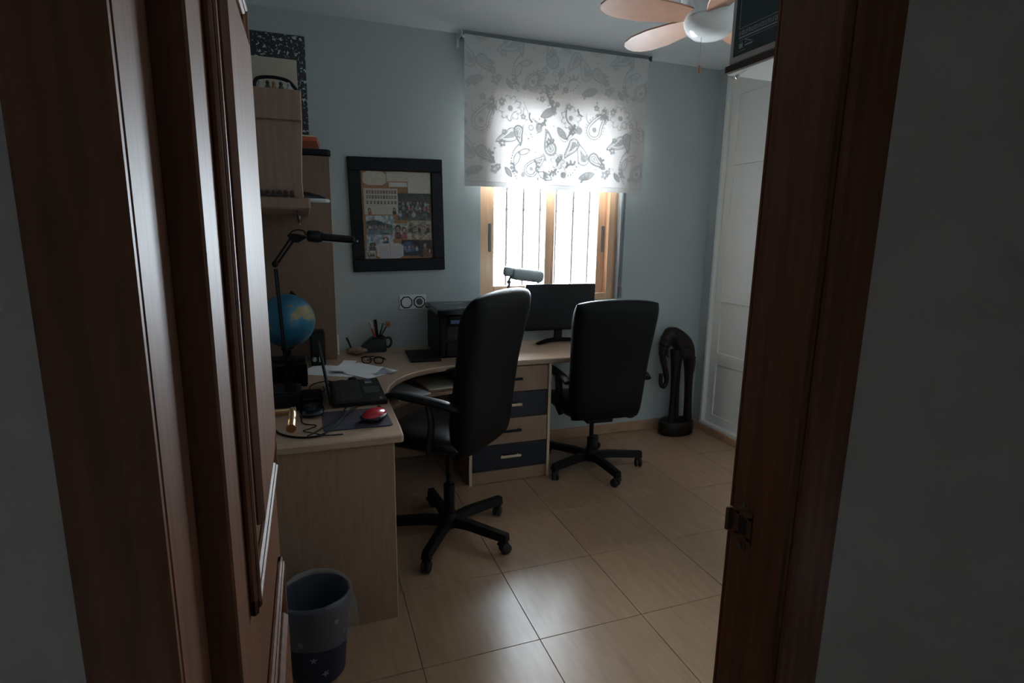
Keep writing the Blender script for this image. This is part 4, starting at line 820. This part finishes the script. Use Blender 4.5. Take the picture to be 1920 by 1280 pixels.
um = MB(); um.tube([(-0.020, -0.005, 0.59), (0.050, 0, 0.690)], 0.0045, 8); um.tube([(-0.006, 0.0, 0.585), (0.066, 0, 0.685)], 0.0045, 8); um.ball((-0.018, 0, 0.580), 0.014, 12, 8); um.build('upper_arm', BLACKP, la)
jm = MB(); jm.prism([(0.036, 0.705), (0.055, 0.675), (0.080, 0.672), (0.115, 0.692), (0.115, 0.702), (0.09, 0.708), (0.06, 0.712)], -0.010, 0.010, M=RX(90), c=0.002); jm.tube(curve([(0.045, 0, 0.705), (0.06, 0, 0.722), (0.085, 0, 0.728), (0.108, 0, 0.722), (0.115, 0, 0.705)], 5), 0.0028, 6); jm.build('joint', BLACKP, la)
hm = MB(); HM = T(0.117, 0, 0.703) @ RY(4.5)
hm.lathe([(0, 0), (0.022, 0.0), (0.031, 0.008), (0.033, 0.05), (0.024, 0.066), (0, 0.068)], 18, M=HM @ RY(90), flat=(0.8, 1)); hm.build('head_socket', BLACKP, la)
hm = MB(); hm.box(0.055, 0.205, -0.032, 0.032, -0.015, 0.017, 0.009, M=HM); hso = hm.build('lamp_shade', BLACKG, la, smooth=False)
MB().tube([tuple(HM @ Vector((0.065, 0, -0.014))), tuple(HM @ Vector((0.195, 0, -0.013)))], 0.006, 10).build('tube_bulb', WHITEP, hso); MB().ball(tuple(HM @ Vector((0.216, 0, -0.004))), 0.004, 8, 6).build('tip_knob', STEEL, hso); MB().tube([tuple(HM @ Vector((0.203, 0, -0.002))), tuple(HM @ Vector((0.216, 0, -0.004)))], 0.002, 6).build('tip_pin', BLACKP, hso)
spk = thing('speaker', 'small black upright speaker with silver dial beside the hutch tower', 'speaker', (0.032, 3.20, TOP))
box('cabinet', BLACKP, -0.040, 0.036, -0.05, 0.05, 0, 0.188, 0.005, spk); box('grille', FABRIC, -0.034, 0.030, -0.054, -0.049, 0.065, 0.18, 0.002, spk)
MB().lathe([(0.009, 0), (0.012, 0.001), (0.012, 0.004), (0.009, 0.005)], 20, M=T(-0.022, -0.05, 0.038) @ RX(90)).build('volume_ring', STEEL, spk); MB().lathe([(0, 0), (0.006, 0), (0.006, 0.006), (0, 0.006)], 14, M=T(-0.022, -0.05, 0.038) @ RX(90)).build('volume_knob', STEEL, spk); box('jack_slot', STEEL, 0.002, 0.008, -0.0515, -0.049, 0.022, 0.050, 0, spk)
tag(MB().box(-0.004, 0.004, -0.03, 0.03, 0, 0.115, 0.001).build('folded_card', PAPER, smooth=False), 'white card standing upright against the hutch tower', 'card').location = (0.148, 3.44, TOP)
# papers
sheets = ((0.10, 3.02, 62, 0.21, 0.297, 0.0, 'white sheet of paper nearest the speaker, under the other papers'), (0.25, 2.97, 38, 0.21, 0.297, 0.0030, 'large white sheet lying in the middle of the paper pile'), (0.235, 2.985, 66, 0.15, 0.21, 0.0060, 'smaller pale sheet on top of the paper pile'), (0.315, 2.955, 20, 0.11, 0.20, 0.0042, 'printed leaflet at the right end of the paper pile'), (0.155, 3.03, -24, 0.075, 0.20, 0.0165, 'long folded receipt lying across the paper pile'))
for k, (x, y, a, wx, wy, dz, lb) in enumerate(sheets):
    pm = MB(); n = 8; vs = []; fs = []
    for j in range(n+1):
        for i in (0, 1):
            for l in (0, 1):
                t = j/n; vs.append((wx*(i-0.5), wy*(t-0.5), l*0.0008+0.010*abs(2*t-1)**3*(k in (2, 4))*(t > 0.5)+0.003*t*(k == 1)))
    for j in range(n):
        b0 = j*4
        for q in ((0, 1, 5, 4), (2, 6, 7, 3), (0, 4, 6, 2), (1, 3, 7, 5)): fs.append(tuple(b0+i for i in q))
    fs += [(0, 2, 3, 1), (n*4, n*4+1, n*4+3, n*4+2)]
    pm.add(vs, fs); o = pm.build('paper_sheet', PAPER if k != 3 else mat('leaflet_paper', (0.52, 0.56, 0.64), 0.7, var=0.5, vscale=40), smooth=False)
    tag(o, lb, 'paper', 'papers on the desk'); o.location = (x, y, TOP+dz); o.rotation_euler = (0, 0, R(a))
# tablet
tb = thing('tablet', 'flat black graphics tablet beside the printer', 'tablet', (0.618, 3.245, TOP), (0, 0, R(-3)))
MB().prism([(-0.088, -0.155), (-0.080, -0.163), (0.080, -0.163), (0.088, -0.155), (0.088, 0.145), (0.080, 0.153), (-0.080, 0.153), (-0.088, 0.145)], 0, 0.009, c=0.002).build('body', BLACKP, tb, smooth=False); box('surface', SCREEN, -0.078, 0.078, -0.14, 0.13, 0.0088, 0.0098, 0, tb)
# glasses
eg = thing('eyeglasses', 'folded black-rimmed eyeglasses lying on the desk', 'glasses', (0.315, 3.125, TOP), (0, 0, R(-22)))
for s_ in (-1, 1):
    P = [(s_*0.034+0.026*math.cos(q)*abs(math.cos(q))**-0.25 if abs(math.cos(q)) > 1e-3 else s_*0.034, 0.0, 0.021+0.0195*math.sin(q)) for q in [2*math.pi*k/20 for k in range(20)]]
    MB().tube(P, 0.0032, 6, closed=True, up=(0, 1, 0)).build('rim', BLACKP, eg)
    box('lens', GLASS, s_*0.034-0.022, s_*0.034+0.022, -0.0006, 0.0006, 0.004, 0.038, 0, eg)
    MB().tube(curve([(s_*0.064, 0, 0.032), (s_*0.062, 0.012, 0.032), (s_*0.02, 0.060-0.012*s_, 0.024), (-s_*0.035, 0.075-0.012*s_, 0.010), (-s_*0.050, 0.08-0.012*s_, 0.003)], 5), 0.0028, 6).build('temple', BLACKP, eg)
MB().tube([(-0.012, 0, 0.026), (0, 0, 0.030), (0.012, 0, 0.026)], 0.002, 6).build('bridge', BLACKP, eg)
# stone pen holder and green mug with pens
def pigfn(u, v, s_): return (u*0.056*(1-0.15*v*v)+0.006*math.sin(5*v+2*u), v*0.034*(1-0.2*u*u), 0.025+(0.025+0.006*math.sin(6*u+1))*s_*(1-0.25*u*(u > 0)))
sn = tag(MB().pad(pigfn, 18, 14, 2.6).build('stone_pen_holder', BEIGE, weld=True, angle=80), 'lumpy beige stone pen holder beside the green mug', 'pen holder'); sn.location = (0.252, 3.385, TOP); sn.rotation_euler = (0, 0, R(-10))
def pen(label, base, top, r, m, m2=None, name='pen'):
    a, b = Vector(base), Vector(top); d = b-a; q = d.to_track_quat('Z', 'Y').to_matrix().to_4x4(); L = d.length
    t = thing(name, label, 'pen', base, (0, 0, 0), 'pens in the holders'); t.rotation_mode = 'QUATERNION'; t.rotation_quaternion = d.to_track_quat('Z', 'Y')
    MB().lathe([(0, 0), (r*0.3, 0.0), (r, 0.012), (r, L*0.72)], 12).build('barrel', m, t); MB().lathe([(r*1.12, L*0.62), (r*1.12, L-0.004), (r*0.7, L), (0, L)], 12).build('cap', m2 or m, t); MB().box(r*1.0, r*1.0+0.0025, -0.002, 0.002, L*0.66, L-0.006, 0.0005).build('clip', m2 or m, t, smooth=False)
pen('dark pen stuck in the stone pen holder', (0.228, 3.39, TOP+0.020), (0.196, 3.40, TOP+0.105), 0.0055, BLACKP)
mg = thing('green_mug', 'dark green watering-can shaped ceramic mug holding pens', 'mug', (0.368, 3.455, TOP))
prf = [(-0.076, 0.0), (0.062, 0.0), (0.066, 0.012), (0.064, 0.082), (0.058, 0.090), (-0.020, 0.090), (-0.062, 0.060), (-0.086, 0.038), (-0.090, 0.028)]
def ext(prof, y0, y1, shrink):
    m_ = MB(); n = len(prof); cx = sum(p[0] for p in prof)/n; vs = []
    ys = [(y0, 0.80), (y0*0.8, 0.94), (y0*0.4, 1.0), (0, 1.0), (y1*0.4, 1.0), (y1*0.8, 0.94), (y1, 0.80)]
    for y, k in ys: vs += [(cx+(x-cx)*k, y, z if z < 0.001 else z*(0.5+0.5*k)) for x, z in prof]
    fs = [tuple(range(n)), tuple((len(ys)-1)*n+k for k in range(n))[::-1]]
    for j in range(len(ys)-1): fs += [(j*n+k, j*n+(k+1) % n, (j+1)*n+(k+1) % n, (j+1)*n+k) for k in range(n)]
    return m_.add(vs, fs)
ext(prf, -0.042, 0.042, 0.8).build('body', GREENC, mg)
MB().tube(curve([(0.060, 0, 0.080), (0.085, 0, 0.083), (0.096, 0, 0.065), (0.094, 0, 0.040), (0.080, 0, 0.025), (0.060, 0, 0.028)], 5), 0.0075, 10, flat=(1, 1.3)).build('handle', GREENC, mg)
MB().lathe([(0.036, 0.088), (0.038, 0.094), (0.034, 0.094), (0.032, 0.086)], 20, c=(0.018, 0, 0)).build('rim', GREENC, mg)
ORP = mat('orange_pen', (0.45, 0.12, 0.05), 0.4, var=0.1); WHP = mat('grey_white_pen', (0.45, 0.43, 0.42), 0.4, var=0.1); GRP = mat('green_pen', (0.02, 0.10, 0.07), 0.4, var=0.1)
pz = TOP+0.0935
pen('red pen with pale cap leaning left in the green mug', (0.372, 3.45, pz-0.02), (0.336, 3.45, pz+0.095), 0.008, mat('red_pen', (0.40, 0.05, 0.04), 0.35, var=0.1), WHP)
pen('thick glossy black marker standing in the green mug', (0.383, 3.458, pz-0.02), (0.370, 3.456, pz+0.105), 0.009, BLACKG)
pen('slim black pen with green end leaning right in the green mug', (0.388, 3.45, pz-0.02), (0.418, 3.455, pz+0.082), 0.005, BLACKP, GRP)
fp = thing('flower_pencil', 'dark pencil topped by an orange fabric flower in the green mug', 'pencil', (0.392, 3.462, pz-0.02)); 
MB().tube([(0, 0, 0), (0.050, 0, 0.085)], 0.004, 8).build('shaft', BLACKP, fp)
MB().ball((0.054, 0, 0.092), (0.010, 0.010, 0.010), 10, 8).build('flower_centre', ORP, fp)
for k in range(6): q = 2*math.pi*k/6; MB().ball((0.054+0.013*math.cos(q), -0.002, 0.092+0.013*math.sin(q)), (0.008, 0.005, 0.008), 8, 6).build('petal', mat('flower_fabric', (0.48, 0.26, 0.15), 0.7, var=0.3, vscale=60), fp)

# ================================================================== SHELF AND BOX BY THE DOOR
sf = thing('door_side_shelf', 'white wall shelf high beside the doorway holding a box', 'shelf', (0.841, YD+0.004, 1.810))
box('board', WARD, 0, 0.70, 0.001, 0.342, 0.0, 0.016, 0.001, sf); box('edge_strip', mat('dark_brown_edge', (0.035, 0.020, 0.015), 0.5, var=0.2), -0.003, 0.0, 0.001, 0.345, 0.004, 0.016, 0.0005, sf)
sc_ = MB(); sc_.lathe([(0, 0), (0.0045, 0), (0.0045, -0.005), (0.002, -0.008), (0, -0.008)], 10, c=(0.018, 0.33, 0)); sc_.build('shelf_pin', STEEL, sf)
cb = thing('storage_box', 'grey cardboard box with a dark green printed side on the shelf', 'box', (0.839, YD+0.03, 1.8265))
box('carton', CARD, 0.0, 0.40, 0.0, 0.31, 0, 0.30, 0.002, cb)
lbx = box('side_print', LABELG, -0.0006, 0.0, 0.02, 0.2985, 0.0125, 0.285, 0, cb)
pm = MB()
def bar(y0, y1, z0, z1): pm.box(-0.0010, -0.0005, y0, y1, z0, z1)
bar(0.05, 0.2865, 0.0615, 0.0625); bar(0.2855, 0.2865, 0.0615, 0.25)
for k in range(26):                                          # a line of print too small to read
    y = 0.2845-k*0.0085; bar(y-0.0045, y-0.003, 0.049, 0.057); bar(y, y+0.0012, 0.049, 0.057)
    if k % 2: bar(y-0.004, y, 0.0555, 0.057)
    if k % 3: bar(y-0.004, y, 0.049, 0.0502)
bar(0.10, 0.285, 0.0435, 0.0460); bar(0.05, 0.284, 0.0395, 0.0402)
bar(0.2725, 0.2825, 0.0245, 0.0330); bar(0.2745, 0.2752, 0.0330, 0.0365); bar(0.2800, 0.2807, 0.0330, 0.0365); bar(0.2745, 0.2807, 0.0360, 0.0368)
bar(0.245, 0.2665, 0.0265, 0.0290); pm.box(-0.0010, -0.0005, -0.010, 0.010, -0.0009, 0.0009, M=T(0, 0.2575, 0.0350) @ RX(22)); bar(0.2630, 0.2665, 0.0325, 0.0340); bar(0.2660, 0.2835, 0.0195, 0.0205)
pm.build('print_marks', PRINTG, lbx, smooth=False)

# ================================================================== WASTE BIN
wb = thing('waste_bin', 'navy star-printed waste bin with a clear liner by the desk end', 'bin', (-0.030, 1.79, 0))
MB().lathe([(0, 0.001), (0.083, 0.001), (0.086, 0.006), (0.108, 0.287), (0.111, 0.291), (0.106, 0.291), (0.083, 0.010), (0, 0.008)], 40).build('bucket', NAVYP, wb)
def wobble(q, j):
    qq = (q+math.pi) % (2*math.pi)-math.pi
    return 1+(0.012+0.002*j)*math.sin(3*q+0.5+j*0.4)+0.012*math.sin(7*q+j*0.9)+0.008*math.sin(13*q+2*j)*(j > 5)+(0.10*math.exp(-((qq-0.1)/0.55)**2) if j > 8 else 0)
MB().lathe([(0.066, 0.05), (0.078, 0.10), (0.086, 0.17), (0.094, 0.23), (0.101, 0.280), (0.106, 0.302), (0.1135, 0.308), (0.1185, 0.298), (0.121, 0.27), (0.122, 0.23), (0.125, 0.19), (0.128, 0.165)], 72, wob=wobble).build('liner', BAG, wb)
STAR = mat('pale_star_print', (0.22, 0.24, 0.32), 0.5, var=0.2)
for k in range(16):
    q = -2.9+0.39*k; z = 0.05+0.06*((k*3) % 4); r = 0.0862+(z-0.006)/0.266*0.022+0.0004
    P = [((0.012 if i % 2 == 0 else 0.005)*math.cos(R(90+36*i)), (0.012 if i % 2 == 0 else 0.005)*math.sin(R(90+36*i))) for i in range(10)]
    MB().prism(P, -0.0016, 0.0004, M=RZ(math.degrees(q)) @ T(r, 0, z) @ RZ(90) @ RX(90) @ RZ(23*k)).build('star', STAR, wb, smooth=False)

# ================================================================== ADDED HALL LAMP, unseen behind the viewpoint, for weak light on the door
hl = thing('added_hall_lamp', 'added small round white ceiling lamp in the hall, unseen', 'lamp', (0.55, -0.55, ZC))
MB().lathe([(0, 0), (0.11, 0), (0.11, -0.02), (0.09, -0.03)], 28).build('base', WHITEP, hl)
def emit_nodes(nt, b): b.inputs['Emission Color'].default_value = (1.0, 0.86, 0.70, 1); b.inputs['Emission Strength'].default_value = 1.2; b.inputs['Base Color'].default_value = (0.8, 0.8, 0.78, 1)
MB().lathe([(0.10, -0.028), (0.095, -0.055), (0.07, -0.08), (0.03, -0.092), (0, -0.094)], 28).build('shade', graph('lamp_shade_glow', emit_nodes), hl)
